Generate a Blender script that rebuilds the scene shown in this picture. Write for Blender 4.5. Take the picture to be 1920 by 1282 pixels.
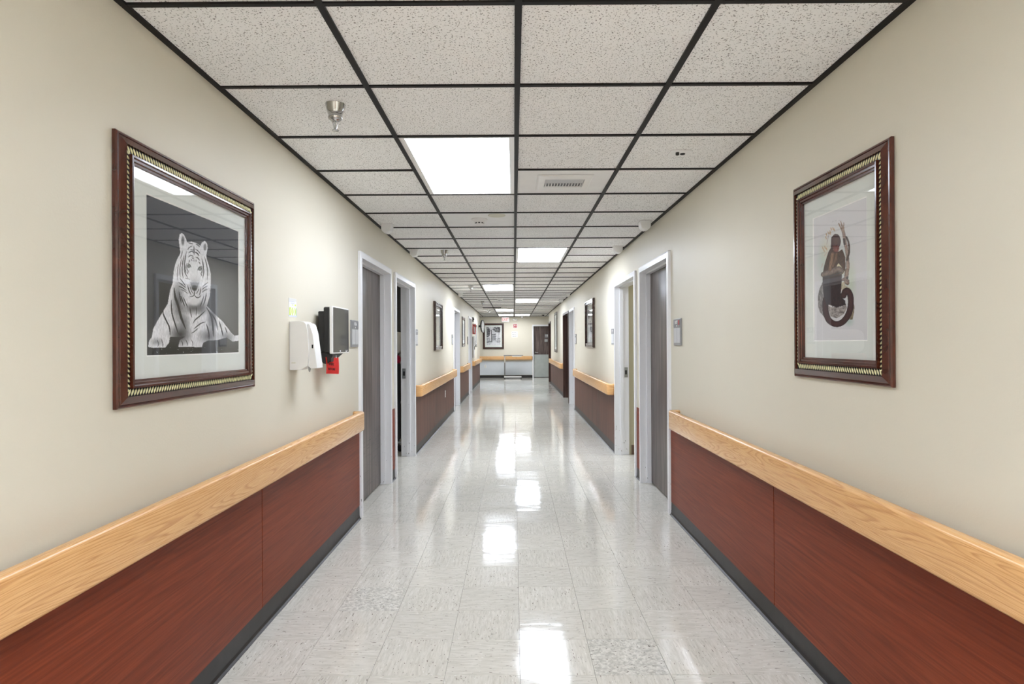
import bpy, bmesh, math, random
import numpy as np
from mathutils import Matrix, Vector

random.seed(7)
rng = np.random.RandomState(5)
S = bpy.context.scene
COL = S.collection
for o in list(bpy.data.objects):
    bpy.data.objects.remove(o)

# ------------------------------------------------------------------ camera
F_PX, CAM = 1161.0, Vector((-0.015, 0.0, 1.345))
YAW, PITCH, ROLL = math.radians(0.17), math.radians(0.12), math.radians(-0.28)
cd = bpy.data.cameras.new('camera')
cam = bpy.data.objects.new('camera', cd)
COL.objects.link(cam)
cd.sensor_fit = 'HORIZONTAL'
cd.sensor_width = 36.0
cd.lens = F_PX / 1920 * 36.0
cd.clip_start = 0.02
cd.clip_end = 100
CR = (Matrix.Rotation(YAW, 3, 'Z') @ Matrix.Rotation(math.pi / 2 + PITCH, 3, 'X') @ Matrix.Rotation(ROLL, 3, 'Z'))
cam.matrix_world = Matrix.Translation(CAM) @ CR.to_4x4()
S.camera = cam

# ------------------------------------------------------------------ world, exposure, light level
w = bpy.data.worlds.new('world')
S.world = w
w.use_nodes = True
w.node_tree.nodes['Background'].inputs[0].default_value = (0.9, 0.95, 1.0, 1)
w.node_tree.nodes['Background'].inputs[1].default_value = 0.05
S.view_settings.view_transform = 'Standard'
S.view_settings.look = 'None'
S.view_settings.exposure = 1.96
S.view_settings.gamma = 1.0
S.view_settings.use_curve_mapping = False
LAMP = 7.5

# ------------------------------------------------------------------ dimensions
HW = 1.2156          # half width of the corridor
H = 2.384            # ceiling grid height
END_Y = 21.7         # where the side walls stop at the cross corridor
BACK_Y = 24.15       # wall facing the camera
START_Y = -4.5
G = 0.6096
JY = 2.504           # a ceiling grid line
TF = 0.3048
FY = 2.5125          # a floor joint


# ------------------------------------------------------------------ materials
def srgb(r, g, b):
    f = lambda c: (c / 255 / 12.92) if c / 255 <= 0.04045 else ((c / 255 + 0.055) / 1.055) ** 2.4
    return (f(r), f(g), f(b), 1)


class NT:
    def __init__(self, name):
        self.m = bpy.data.materials.new(name)
        self.m.use_nodes = True
        self.t = self.m.node_tree
        self.t.nodes.clear()
        self.out = self.n('ShaderNodeOutputMaterial')

    def n(self, kind, **kw):
        nd = self.t.nodes.new(kind)
        for k, v in kw.items():
            if k.startswith('i_'):
                key = k[2:]
                key = int(key) if key.isdigit() else key
                nd.inputs[key].default_value = v
            else:
                setattr(nd, k, v)
        return nd

    def l(self, a, b):
        self.t.links.new(a, b)


def principled(nt, color=None, rough=0.5, metal=0.0, spec=0.5, coat=0.0, coat_rough=0.1):
    p = nt.n('ShaderNodeBsdfPrincipled')
    if color is not None:
        p.inputs['Base Color'].default_value = color
    p.inputs['Roughness'].default_value = rough
    p.inputs['Metallic'].default_value = metal
    p.inputs['Specular IOR Level'].default_value = spec
    p.inputs['Coat Weight'].default_value = coat
    p.inputs['Coat Roughness'].default_value = coat_rough
    nt.l(p.outputs[0], nt.out.inputs[0])
    return p


def mapped(nt, coord='Object', scale=(1, 1, 1), loc=(0, 0, 0)):
    tc = nt.n('ShaderNodeTexCoord')
    mp = nt.n('ShaderNodeMapping')
    mp.inputs['Scale'].default_value = scale
    mp.inputs['Location'].default_value = loc
    nt.l(tc.outputs[coord], mp.inputs[0])
    return mp


def noise(nt, vec, scale, detail=2.0, rough=0.5, dist=0.0):
    n = nt.n('ShaderNodeTexNoise')
    n.inputs['Scale'].default_value = scale
    n.inputs['Detail'].default_value = detail
    n.inputs['Roughness'].default_value = rough
    n.inputs['Distortion'].default_value = dist
    nt.l(vec, n.inputs['Vector'])
    return n


def ramp(nt, fac, stops, interp='LINEAR'):
    r = nt.n('ShaderNodeValToRGB')
    r.color_ramp.interpolation = interp
    while len(r.color_ramp.elements) < len(stops):
        r.color_ramp.elements.new(0.5)
    for e, (pos, c) in zip(r.color_ramp.elements, stops):
        e.position = pos
        e.color = c if len(c) == 4 else (*c, 1)
    nt.l(fac, r.inputs[0])
    return r


def mix(nt, fac, a, b, blend='MIX'):
    m = nt.n('ShaderNodeMix', data_type='RGBA', blend_type=blend)
    for key, v in ((0, fac), (6, a), (7, b)):
        if isinstance(v, (int, float, tuple)):
            m.inputs[key].default_value = v
        else:
            nt.l(v, m.inputs[key])
    return m.outputs[2]


def bump(nt, h, strength, dist, p, key='Normal'):
    b = nt.n('ShaderNodeBump')
    b.inputs['Strength'].default_value = strength
    b.inputs['Distance'].default_value = dist
    nt.l(h, b.inputs['Height'])
    nt.l(b.outputs[0], p.inputs[key])


def plain(name, color, rough=0.5, metal=0.0, spec=0.5, coat=0.0, var=0.06, vscale=9.0, bmp=0.0, bscale=200):
    nt = NT(name)
    p = principled(nt, color, rough, metal, spec, coat)
    mp = mapped(nt)
    n = noise(nt, mp.outputs[0], vscale, 3)
    dark = tuple(c * (1 - var) for c in color[:3]) + (1,)
    lite = tuple(min(1, c * (1 + var)) for c in color[:3]) + (1,)
    r = ramp(nt, n.outputs[0], [(0.3, dark), (0.7, lite)])
    nt.l(r.outputs[0], p.inputs['Base Color'])
    if bmp:
        n2 = noise(nt, mp.outputs[0], bscale, 2)
        bump(nt, n2.outputs[0], bmp, 0.001, p)
    return nt.m


def wall_paint():
    nt = NT('cream_eggshell_paint')
    p = principled(nt, None, 0.46, spec=0.2)
    mp = mapped(nt)
    n = noise(nt, mp.outputs[0], 0.9, 3)
    r = ramp(nt, n.outputs[0], [(0.3, srgb(216, 210, 193)), (0.7, srgb(221, 215, 198))])
    nt.l(r.outputs[0], p.inputs['Base Color'])
    n2 = noise(nt, mp.outputs[0], 120, 2)
    bump(nt, n2.outputs[0], 0.22, 0.0015, p)
    return nt.m


def ceiling_tile_mat():
    nt = NT('fissured_ceiling_tile')
    p = principled(nt, None, 0.9, spec=0.15)
    mp = mapped(nt, scale=(1, 1, 0.2))
    oi = nt.n('ShaderNodeObjectInfo')
    add = nt.n('ShaderNodeVectorMath', operation='ADD')
    mul = nt.n('ShaderNodeMath', operation='MULTIPLY', i_1=40.0)
    nt.l(oi.outputs['Random'], mul.inputs[0])
    comb = nt.n('ShaderNodeCombineXYZ')
    nt.l(mul.outputs[0], comb.inputs[0])
    nt.l(mul.outputs[0], comb.inputs[2])
    nt.l(mp.outputs[0], add.inputs[0])
    nt.l(comb.outputs[0], add.inputs[1])
    a = noise(nt, add.outputs[0], 165, 1.5, 0.5, 0.5)
    marks = ramp(nt, a.outputs[0], [(0.35, (1, 1, 1, 1)), (0.385, (0, 0, 0, 1))])
    big = noise(nt, add.outputs[0], 5, 2)
    base = ramp(nt, big.outputs[0], [(0.3, srgb(246, 245, 244)), (0.7, srgb(250, 249, 248))])
    c = mix(nt, marks.outputs[0], base.outputs[0], srgb(128, 124, 121))
    nt.l(c, p.inputs['Base Color'])
    bump(nt, a.outputs[0], 0.35, 0.002, p)
    return nt.m


def floor_tile_mat(name, mottled=False):
    nt = NT(name)
    p = principled(nt, None, 0.1, spec=0.33)
    tc = nt.n('ShaderNodeTexCoord')
    oi = nt.n('ShaderNodeObjectInfo')
    mul = nt.n('ShaderNodeMath', operation='MULTIPLY', i_1=60.0)
    nt.l(oi.outputs['Random'], mul.inputs[0])
    comb = nt.n('ShaderNodeCombineXYZ')
    nt.l(mul.outputs[0], comb.inputs[2])
    add = nt.n('ShaderNodeVectorMath', operation='ADD')
    nt.l(tc.outputs['UV'], add.inputs[0])
    nt.l(comb.outputs[0], add.inputs[1])

    def stretch(sx, sy):
        m = nt.n('ShaderNodeMapping')
        m.inputs['Scale'].default_value = (sx, sy, 1)
        nt.l(add.outputs[0], m.inputs[0])
        return m.outputs[0]
    s = (60, 60) if mottled else (14, 95)
    st = noise(nt, stretch(*s), 1.0, 3, 0.6, 0.5)
    if mottled:
        base = ramp(nt, st.outputs[0], [(0.38, srgb(186, 184, 175)), (0.62, srgb(224, 222, 213))])
    else:
        base = ramp(nt, st.outputs[0], [(0.3, srgb(197, 194, 183)), (0.5, srgb(212, 209, 199)), (0.7, srgb(222, 219, 210))])
    fl = noise(nt, stretch(45 if not mottled else 80, 170 if not mottled else 90), 1.0, 1.0, 0.5, 0.3)
    dark = ramp(nt, fl.outputs[0], [(0.27, (1, 1, 1, 1)), (0.30, (0, 0, 0, 1))])
    c = mix(nt, dark.outputs[0], base.outputs[0], srgb(120, 112, 104))
    lt = ramp(nt, fl.outputs[0], [(0.73, (0, 0, 0, 1)), (0.76, (1, 1, 1, 1))])
    c = mix(nt, lt.outputs[0], c, srgb(240, 239, 236))
    tint = nt.n('ShaderNodeMath', operation='MULTIPLY_ADD', i_1=0.07, i_2=0.93)
    nt.l(oi.outputs['Random'], tint.inputs[0])
    cc = nt.n('ShaderNodeCombineColor')
    for k in range(3):
        nt.l(tint.outputs[0], cc.inputs[k])
    c = mix(nt, 1.0, c, cc.outputs[0], 'MULTIPLY')
    nt.l(c, p.inputs['Base Color'])
    # waxed surface with slow undulation
    geo = nt.n('ShaderNodeNewGeometry')
    mp = nt.n('ShaderNodeMapping')
    mp.inputs['Scale'].default_value = (2.5, 6.0, 1)
    nt.l(geo.outputs['Position'], mp.inputs[0])
    w1 = noise(nt, mp.outputs[0], 1.0, 2.5, 0.55, 0.2)
    bump(nt, w1.outputs[0], 0.12, 0.012, p)
    rr = ramp(nt, w1.outputs[0], [(0.3, (0.05, 0.05, 0.05, 1)), (0.7, (0.11, 0.11, 0.11, 1))])
    nt.l(rr.outputs[0], p.inputs['Roughness'])
    return nt.m


def oak_mat(name='oak_grain_vinyl', vscale=1.0):
    nt = NT(name)
    p = principled(nt, None, 0.26, spec=0.5)
    tc = nt.n('ShaderNodeTexCoord')
    m = nt.n('ShaderNodeMapping')
    m.inputs['Scale'].default_value = (0.85, 12 * vscale, 1)
    nt.l(tc.outputs['UV'], m.inputs[0])
    a = noise(nt, m.outputs[0], 1.0, 1.5, 0.45, 0.25)
    k = nt.n('ShaderNodeMath', operation='MULTIPLY', i_1=26.0)
    nt.l(a.outputs[0], k.inputs[0])
    fr = nt.n('ShaderNodeMath', operation='FRACT')
    nt.l(k.outputs[0], fr.inputs[0])
    rings = ramp(nt, fr.outputs[0], [(0.0, srgb(232, 184, 126)), (0.55, srgb(226, 174, 114)), (0.85, srgb(184, 122, 70)), (0.97, srgb(222, 170, 112))])
    m2 = nt.n('ShaderNodeMapping')
    m2.inputs['Scale'].default_value = (9, 420, 1)
    nt.l(tc.outputs['UV'], m2.inputs[0])
    fine = noise(nt, m2.outputs[0], 1.0, 2, 0.6)
    f2 = ramp(nt, fine.outputs[0], [(0.35, srgb(208, 156, 98)), (0.6, srgb(234, 188, 132))])
    nt.l(mix(nt, 0.55, rings.outputs[0], f2.outputs[0]), p.inputs['Base Color'])
    return nt.m


def grain_mat(name, c1, c2, c3, scale, rough, spec=0.5, dist=1.2, coat=0.0):
    """long wood grain from stretched noise, object space"""
    nt = NT(name)
    p = principled(nt, None, rough, spec=spec, coat=coat)
    oi = nt.n('ShaderNodeObjectInfo')
    mul = nt.n('ShaderNodeMath', operation='MULTIPLY', i_1=30.0)
    nt.l(oi.outputs['Random'], mul.inputs[0])
    comb = nt.n('ShaderNodeCombineXYZ')
    nt.l(mul.outputs[0], comb.inputs[0])
    mp = mapped(nt, scale=scale)
    add = nt.n('ShaderNodeVectorMath', operation='ADD')
    nt.l(mp.outputs[0], add.inputs[0])
    nt.l(comb.outputs[0], add.inputs[1])
    a = noise(nt, add.outputs[0], 1.0, 4, 0.6, dist)
    r = ramp(nt, a.outputs[0], [(0.3, c1), (0.5, c2), (0.72, c3)])
    nt.l(r.outputs[0], p.inputs['Base Color'])
    bump(nt, a.outputs[0], 0.12, 0.001, p)
    return nt.m


def door_mat(name, scuffs=False):
    nt = NT(name)
    p = principled(nt, None, 0.3, spec=0.4)
    mp = mapped(nt, scale=(30, 30, 1.1))
    a = noise(nt, mp.outputs[0], 1.0, 4, 0.62, 1.0)
    r = ramp(nt, a.outputs[0], [(0.36, srgb(54, 43, 41)), (0.5, srgb(84, 71, 67)), (0.64, srgb(120, 106, 100))])
    c = r.outputs[0]
    mp2 = mapped(nt, scale=(110, 110, 2.4))
    b = noise(nt, mp2.outputs[0], 1.0, 2, 0.6, 0.4)
    rb = ramp(nt, b.outputs[0], [(0.34, (0.45, 0.43, 0.42, 1)), (0.46, (1, 1, 1, 1))])
    c = mix(nt, 0.75, c, rb.outputs[0], 'MULTIPLY')
    if scuffs:
        tc = nt.n('ShaderNodeTexCoord')
        sep = nt.n('ShaderNodeSeparateXYZ')
        nt.l(tc.outputs['Object'], sep.inputs[0])
        band = ramp(nt, sep.outputs[2], [(0.06, (0, 0, 0, 1)), (0.12, (0.55, 0.55, 0.55, 1)), (0.36, (0.55, 0.55, 0.55, 1)), (0.42, (1, 1, 1, 1)), (0.5, (1, 1, 1, 1)), (0.58, (0, 0, 0, 1))])
        mp3 = mapped(nt, scale=(5, 5, 60))
        s = noise(nt, mp3.outputs[0], 1.0, 3, 0.7, 0.8)
        sc = ramp(nt, s.outputs[0], [(0.40, (1, 1, 1, 1)), (0.44, (0, 0, 0, 1))])
        k = nt.n('ShaderNodeMath', operation='MULTIPLY')
        nt.l(band.outputs[0], k.inputs[0])
        nt.l(sc.outputs[0], k.inputs[1])
        c = mix(nt, k.outputs[0], c, srgb(48, 40, 38))
    nt.l(c, p.inputs['Base Color'])
    bump(nt, b.outputs[0], 0.2, 0.001, p)
    return nt.m


def frame_paint():
    """white enamel with chips near the floor"""
    nt = NT('white_enamel_frame_paint')
    p = principled(nt, None, 0.32, spec=0.5)
    tc = nt.n('ShaderNodeTexCoord')
    sep = nt.n('ShaderNodeSeparateXYZ')
    nt.l(tc.outputs['Object'], sep.inputs[0])
    low = ramp(nt, sep.outputs[2], [(0.05, (1, 1, 1, 1)), (0.75, (0, 0, 0, 1))])
    mp = mapped(nt, scale=(60, 60, 22))
    n = noise(nt, mp.outputs[0], 1.0, 3, 0.7)
    th = nt.n('ShaderNodeMath', operation='MULTIPLY_ADD', i_1=0.09, i_2=0.25)
    nt.l(low.outputs[0], th.inputs[0])
    lt = nt.n('ShaderNodeMath', operation='LESS_THAN')
    nt.l(n.outputs[0], lt.inputs[0])
    nt.l(th.outputs[0], lt.inputs[1])
    nt.l(mix(nt, lt.outputs[0], srgb(238, 238, 240), srgb(110, 100, 94)), p.inputs['Base Color'])
    return nt.m


def attr_mat(name, rough=0.6, spec=0.3):
    nt = NT(name)
    p = principled(nt, None, rough, spec=spec)
    a = nt.n('ShaderNodeAttribute', attribute_name='paint')
    nt.l(a.outputs['Color'], p.inputs['Base Color'])
    return nt.m


def emit_mat(name, color, strength):
    nt = NT(name)
    e = nt.n('ShaderNodeEmission')
    e.inputs[0].default_value = color
    e.inputs[1].default_value = strength
    nt.l(e.outputs[0], nt.out.inputs[0])
    return nt.m


def pane_mat(name, ior=1.6):
    nt = NT(name)
    tr = nt.n('ShaderNodeBsdfTransparent')
    gl = nt.n('ShaderNodeBsdfGlossy')
    gl.inputs['Roughness'].default_value = 0.012
    fr = nt.n('ShaderNodeFresnel')
    geo = nt.n('ShaderNodeNewGeometry')
    ma = nt.n('ShaderNodeMath', operation='MULTIPLY_ADD', i_1=1 / ior - ior, i_2=ior)
    nt.l(geo.outputs['Backfacing'], ma.inputs[0])
    nt.l(ma.outputs[0], fr.inputs[0])
    mx = nt.n('ShaderNodeMixShader')
    nt.l(fr.outputs[0], mx.inputs[0])
    nt.l(tr.outputs[0], mx.inputs[1])
    nt.l(gl.outputs[0], mx.inputs[2])
    nt.l(mx.outputs[0], nt.out.inputs[0])
    return nt.m


M = dict(
    wall=wall_paint(),
    ctile=ceiling_tile_mat(),
    cplain=plain('smooth_white_ceiling_panel', srgb(241, 240, 239), 0.7, var=0.02),
    tee=plain('black_grid_metal', srgb(20, 17, 17), 0.55, var=0.15, vscale=30, spec=0.25),
    ftile=floor_tile_mat('streaked_vinyl_tile'),
    fmott=floor_tile_mat('mottled_vinyl_tile', True),
    slab=plain('tile_adhesive_slab', srgb(128, 122, 114), 0.8),
    oak=oak_mat(),
    panel=grain_mat('cherry_laminate', srgb(106, 40, 15), srgb(123, 51, 23), srgb(139, 64, 34), (3, 1.6, 58), 0.45, 0.25, 1.6),
    panelv=grain_mat('cherry_laminate_upright_grain', srgb(74, 46, 37), srgb(96, 62, 50), srgb(114, 77, 63), (26, 22, 1.0), 0.45, 0.25, 1.2),
    base=plain('dark_rubber_cove_base', srgb(36, 32, 31), 0.42, var=0.3, vscale=14, spec=0.4),
    enamel=frame_paint(),
    door=door_mat('walnut_laminate_door'),
    doorscuff=door_mat('scuffed_walnut_laminate_door', True),
    brown=grain_mat('dark_brown_stained_wood', srgb(44, 24, 18), srgb(58, 32, 23), srgb(70, 40, 28), (20, 20, 2), 0.35),
    mahog=grain_mat('polished_mahogany', srgb(54, 20, 10), srgb(72, 29, 16), srgb(88, 38, 22), (14, 9, 9), 0.22, 0.5, 0.8, coat=0.4),
    mahogd=grain_mat('dark_polished_mahogany', srgb(42, 22, 18), srgb(54, 29, 23), srgb(66, 38, 30), (14, 9, 9), 0.2, 0.6, 0.8, coat=0.4),
    gold=plain('champagne_gilt', srgb(236, 230, 180), 0.35, 0.25, var=0.1, vscale=60),
    black=plain('black_lacquer', srgb(20, 17, 15), 0.35, var=0.2),
    bplastic=plain('black_plastic', srgb(24, 24, 25), 0.4, var=0.2),
    wplastic=plain('white_plastic', srgb(236, 235, 233), 0.3, var=0.015),
    mat=plain('pale_mat_board', srgb(222, 226, 220), 0.85, var=0.015, bmp=0.1, bscale=500),
    matedge=plain('white_bevel_of_mat', srgb(244, 244, 240), 0.8, var=0.01),
    paint=attr_mat('printed_colours'),
    pane=pane_mat('picture_glass'),
    diffuser2=emit_mat('lit_diffuser_dimmed', (0.95, 0.985, 1.04, 1), LAMP * 0.45),  # strength cut so the end wall does not burn out
    diffuser1=emit_mat('lit_diffuser_soft', (0.915, 0.985, 1.11, 1), LAMP * 0.55),
    diffuser3=emit_mat('lit_diffuser_bright', (0.915, 0.985, 1.11, 1), LAMP * 1.65),
    roomfill=emit_mat('added_room_fill', (1.0, 0.97, 0.9, 1), 1.3),  # glow for the fill panels added in the open side rooms
    diffuser=emit_mat('lit_prismatic_diffuser', (0.915, 0.985, 1.11, 1), LAMP),
    chrome=plain('chrome', srgb(190, 190, 190), 0.12, 1.0, var=0.05),
    steel=plain('brushed_steel', srgb(170, 172, 172), 0.35, 1.0, var=0.08, vscale=30),
    kick=plain('pale_steel_kick_plate', srgb(178, 184, 180), 0.4, 0.55, var=0.08, vscale=4),
    sign=plain('grey_engraved_sign', srgb(146, 146, 147), 0.4, 0.2, var=0.04),
    slot=plain('pale_name_insert', srgb(196, 196, 197), 0.35, var=0.04),
    signd=plain('dark_sign_band', srgb(116, 116, 118), 0.4, var=0.04),
    red=plain('red_print', srgb(168, 34, 30), 0.45, var=0.05),
    paper=plain('red_card', srgb(236, 66, 60), 0.7, var=0.05),
    ink=plain('dark_ink', srgb(36, 22, 22), 0.6),
    white=plain('white_lettering', srgb(245, 245, 243), 0.5, var=0.01),
    screen=plain('dark_screen_glass', srgb(14, 15, 17), 0.06, spec=0.3, var=0.2),
    led=emit_mat('pale_blue_led', (0.75, 0.8, 1.0, 1), 0.5),
    exitred=emit_mat('lit_red_letters', (1.0, 0.03, 0.02, 1), 0.2),
    exitwhite=emit_mat('lit_white_exit_face', (1.0, 0.98, 0.96, 1), 0.27),
    fluted=plain('pale_blue_white_wall_panel', srgb(214, 219, 223), 0.4, var=0.01),
    roompaint=plain('olive_beige_room_paint', srgb(196, 190, 162), 0.6, var=0.02),
    dark=plain('charcoal_room_wall', srgb(70, 70, 70), 0.8, var=0.1),  # even charcoal grey on the ward room walls
    roombase=plain('tan_rubber_base', srgb(120, 98, 80), 0.5),
    linen=plain('white_linen', srgb(232, 230, 228), 0.8, var=0.03),
    magenta=plain('magenta_fabric', srgb(178, 24, 66), 0.8),
    yellow=plain('cream_junction_cover', srgb(216, 212, 196), 0.5, var=0.02),
)


# ------------------------------------------------------------------ mesh helpers
def link(name, me, mat, parent=None, smooth=False):
    o = bpy.data.objects.new(name, me)
    COL.objects.link(o)
    if mat is not None:
        me.materials.append(mat)
    if smooth:
        for p in me.polygons:
            p.use_smooth = True
    if parent is not None:
        o.parent = parent
        o.matrix_parent_inverse = Matrix.Identity(4) if parent.type != 'EMPTY' else Matrix.Translation(-parent.location)
    return o


def from_bm(name, bm, mat, parent=None, smooth=False, fix=True):
    if fix:
        bmesh.ops.recalc_face_normals(bm, faces=bm.faces)
    me = bpy.data.meshes.new(name)
    bm.to_mesh(me)
    bm.free()
    return link(name, me, mat, parent, smooth)


def empty(name, loc):
    o = bpy.data.objects.new(name, None)
    COL.objects.link(o)
    o.location = loc
    o.empty_display_size = 0.1
    return o


def tag(o, label=None, cat=None, group=None, kind=None):
    if label:
        o['label'] = label
    if cat:
        o['category'] = cat
    if group:
        o['group'] = group
    if kind:
        o['kind'] = kind
    return o


class Face:
    """local axes of a wall: a along it, z up, p out into the corridor"""
    def __init__(self, f, X, Z):
        self.f, self.X, self.Z = f, Vector(X), Vector(Z)

    def __call__(self, a, z, p):
        return Vector(self.f(a, z, p))

    def rot(self):
        Y = Vector((0, 0, 1))
        return Matrix((self.X, Y, self.Z)).transposed()


WL = Face(lambda a, z, p: (-HW + p, a, z), (0, 1, 0), (1, 0, 0))
WR = Face(lambda a, z, p: (HW - p, a, z), (0, -1, 0), (-1, 0, 0))
WE = Face(lambda a, z, p: (a, BACK_Y - p, z), (1, 0, 0), (0, -1, 0))


def add_box(bm, c0, c1):
    x0, y0, z0 = c0
    x1, y1, z1 = c1
    v = [bm.verts.new(c) for c in ((x0, y0, z0), (x1, y0, z0), (x1, y1, z0), (x0, y1, z0), (x0, y0, z1), (x1, y0, z1), (x1, y1, z1), (x0, y1, z1))]
    for f in ((0, 3, 2, 1), (4, 5, 6, 7), (0, 1, 5, 4), (1, 2, 6, 5), (2, 3, 7, 6), (3, 0, 4, 7)):
        bm.faces.new([v[i] for i in f])
    return v


def fbox(W, a0, a1, z0, z1, p0, p1, name, mat, parent=None, bev=0.0, seg=2):
    bm = bmesh.new()
    A, B = W(a0, z0, p0), W(a1, z1, p1)
    add_box(bm, [min(A[i], B[i]) for i in range(3)], [max(A[i], B[i]) for i in range(3)])
    if bev:
        bmesh.ops.bevel(bm, geom=bm.edges[:], offset=bev, segments=seg, affect='EDGES', profile=0.5)
    return from_bm(name, bm, mat, parent, smooth=False)


def box(c0, c1, name, mat, parent=None, bev=0.0, seg=2):
    bm = bmesh.new()
    add_box(bm, c0, c1)
    if bev:
        bmesh.ops.bevel(bm, geom=bm.edges[:], offset=bev, segments=seg, affect='EDGES', profile=0.5)
    return from_bm(name, bm, mat, parent)


def prism(pts_a, pts_b, name, mat, parent=None, bev=0.0):
    """solid between two matching outlines"""
    bm = bmesh.new()
    A = [bm.verts.new(p) for p in pts_a]
    B = [bm.verts.new(p) for p in pts_b]
    n = len(A)
    bm.faces.new(A)
    bm.faces.new(B[::-1])
    for i in range(n):
        bm.faces.new((A[i], B[i], B[(i + 1) % n], A[(i + 1) % n]))
    if bev:
        bmesh.ops.bevel(bm, geom=bm.edges[:], offset=bev, segments=2, affect='EDGES', profile=0.5)
    return from_bm(name, bm, mat, parent)


def lathe(prof, name, mat, parent=None, seg=28, at=(0, 0, 0), R=None, smooth=True):
    """prof: (radius, height) along local z; R 3x3 rotates"""
    bm = bmesh.new()
    rings = []
    R = R or Matrix.Identity(3)
    at = Vector(at)
    for r, h in prof:
        if r < 1e-6:
            rings.append([bm.verts.new(at + R @ Vector((0, 0, h)))])
        else:
            rings.append([bm.verts.new(at + R @ Vector((r * math.cos(2 * math.pi * k / seg), r * math.sin(2 * math.pi * k / seg), h))) for k in range(seg)])
    for A, B in zip(rings, rings[1:]):
        for k in range(seg):
            k2 = (k + 1) % seg
            if len(A) == 1 and len(B) == 1:
                continue
            if len(A) == 1:
                bm.faces.new((A[0], B[k], B[k2]))
            elif len(B) == 1:
                bm.faces.new((A[k], A[k2], B[0]))
            else:
                bm.faces.new((A[k], A[k2], B[k2], B[k]))
    return from_bm(name, bm, mat, parent, smooth=smooth)


def frame_sweep(W, prof, a0, a1, z0, z1, name, mat, parent=None, closed=True, p_off=0.0):
    """mitred moulding: prof points (u inward from the outer edge, p); closed ring, or an inverted U standing at z0"""
    bm = bmesh.new()
    st = []
    for k in range(4):
        ring = []
        for u, p in prof:
            a = a0 + u if k in (0, 1) else a1 - u
            if closed:
                z = z0 + u if k in (0, 3) else z1 - u
            else:
                z = z0 if k in (0, 3) else z1 - u
            ring.append(bm.verts.new(W(a, z, p + p_off)))
        st.append(ring)
    n = len(prof)
    for k in range(4 if closed else 3):
        A, B = st[k], st[(k + 1) % 4]
        for i in range(n):
            bm.faces.new((A[i], A[(i + 1) % n], B[(i + 1) % n], B[i]))
    if not closed:
        bm.faces.new(st[0])
        bm.faces.new(st[3][::-1])
    return from_bm(name, bm, mat, parent)


def text(W, s, a, z, p, size, name, mat, parent=None, sx=1.0, extrude=0.0006, rot=0.0):
    c = bpy.data.curves.new(name, 'FONT')
    c.body = s
    c.size = size
    c.align_x = 'CENTER'
    c.align_y = 'CENTER'
    c.extrude = extrude
    c.resolution_u = 3
    c.materials.append(mat)
    tmp = bpy.data.objects.new(name, c)
    me = bpy.data.meshes.new_from_object(tmp)
    bpy.data.objects.remove(tmp)
    o = bpy.data.objects.new(name, me)
    COL.objects.link(o)
    m = Matrix.Translation(W(a, z, p)) @ W.rot().to_4x4() @ Matrix.Rotation(rot, 4, 'Z') @ Matrix.Diagonal((sx, 1, 1, 1))
    if parent is not None:
        o.parent = parent
        o.matrix_parent_inverse = Matrix.Translation(-parent.location) if parent.type == 'EMPTY' else Matrix.Identity(4)
    o.matrix_world = m
    if parent is not None:
        o.matrix_basis = m
    return o


# ------------------------------------------------------------------ room shell
def comb_wall(W, a0, a1, holes, name, thick=0.15, top=2.62):
    """a wall with door openings that reach the floor, one solid"""
    pts = [(a0, -0.02)]
    for h0, h1, ht in holes:
        pts += [(h0, -0.02), (h0, ht), (h1, ht), (h1, -0.02)]
    pts += [(a1, -0.02), (a1, top), (a0, top)]
    return prism([W(a, z, 0) for a, z in pts], [W(a, z, -thick) for a, z in pts], name, M['wall'])


ZT = 2.066
DOORS_L = [(4.775, 5.995), (6.195, 7.45), (12.28, 13.56), (16.35, 17.5)]
DOORS_R = [(4.85, 6.0), (6.2, 7.49), (12.5, 13.62), (13.78, 15.32), (20.5, 21.64)]
hole = lambda d: (d[0] + 0.045, d[1] - 0.045, ZT - 0.045)
wall_l = tag(comb_wall(WL, START_Y, END_Y, [hole(d) for d in DOORS_L], 'wall_left'), kind='structure')
wall_r = tag(comb_wall(WR, START_Y, END_Y, [hole(d) for d in DOORS_R], 'wall_right'), kind='structure')
wall_e = tag(comb_wall(WE, -5.2, 5.2, [(0.748, 1.80, ZT - 0.045)], 'wall_end'), kind='structure')
tag(box((-5.2, END_Y - 0.15, -0.02), (-HW - 0.15, END_Y, 2.62), 'wall_cross_left', M['wall']), kind='structure')
tag(box((HW + 0.15, END_Y - 0.15, -0.02), (5.2, END_Y, 2.62), 'wall_cross_right', M['wall']), kind='structure')
tag(box((-5.35, END_Y - 0.15, -0.02), (-5.2, BACK_Y + 0.15, 2.62), 'wall_far_left', M['wall']), kind='structure')
tag(box((5.2, END_Y - 0.15, -0.02), (5.35, BACK_Y + 0.15, 2.62), 'wall_far_right', M['wall']), kind='structure')
tag(box((-HW - 0.15, START_Y - 0.15, -0.02), (HW + 0.15, START_Y, 2.62), 'wall_back', M['wall']), kind='structure')

# floor: slab, single tiles in view, and the rest of the tiles
floor = tag(box((-5.35, START_Y - 0.15, -0.06), (5.35, BACK_Y + 0.3, -0.0035), 'floor', M['slab']), kind='structure')


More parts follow.
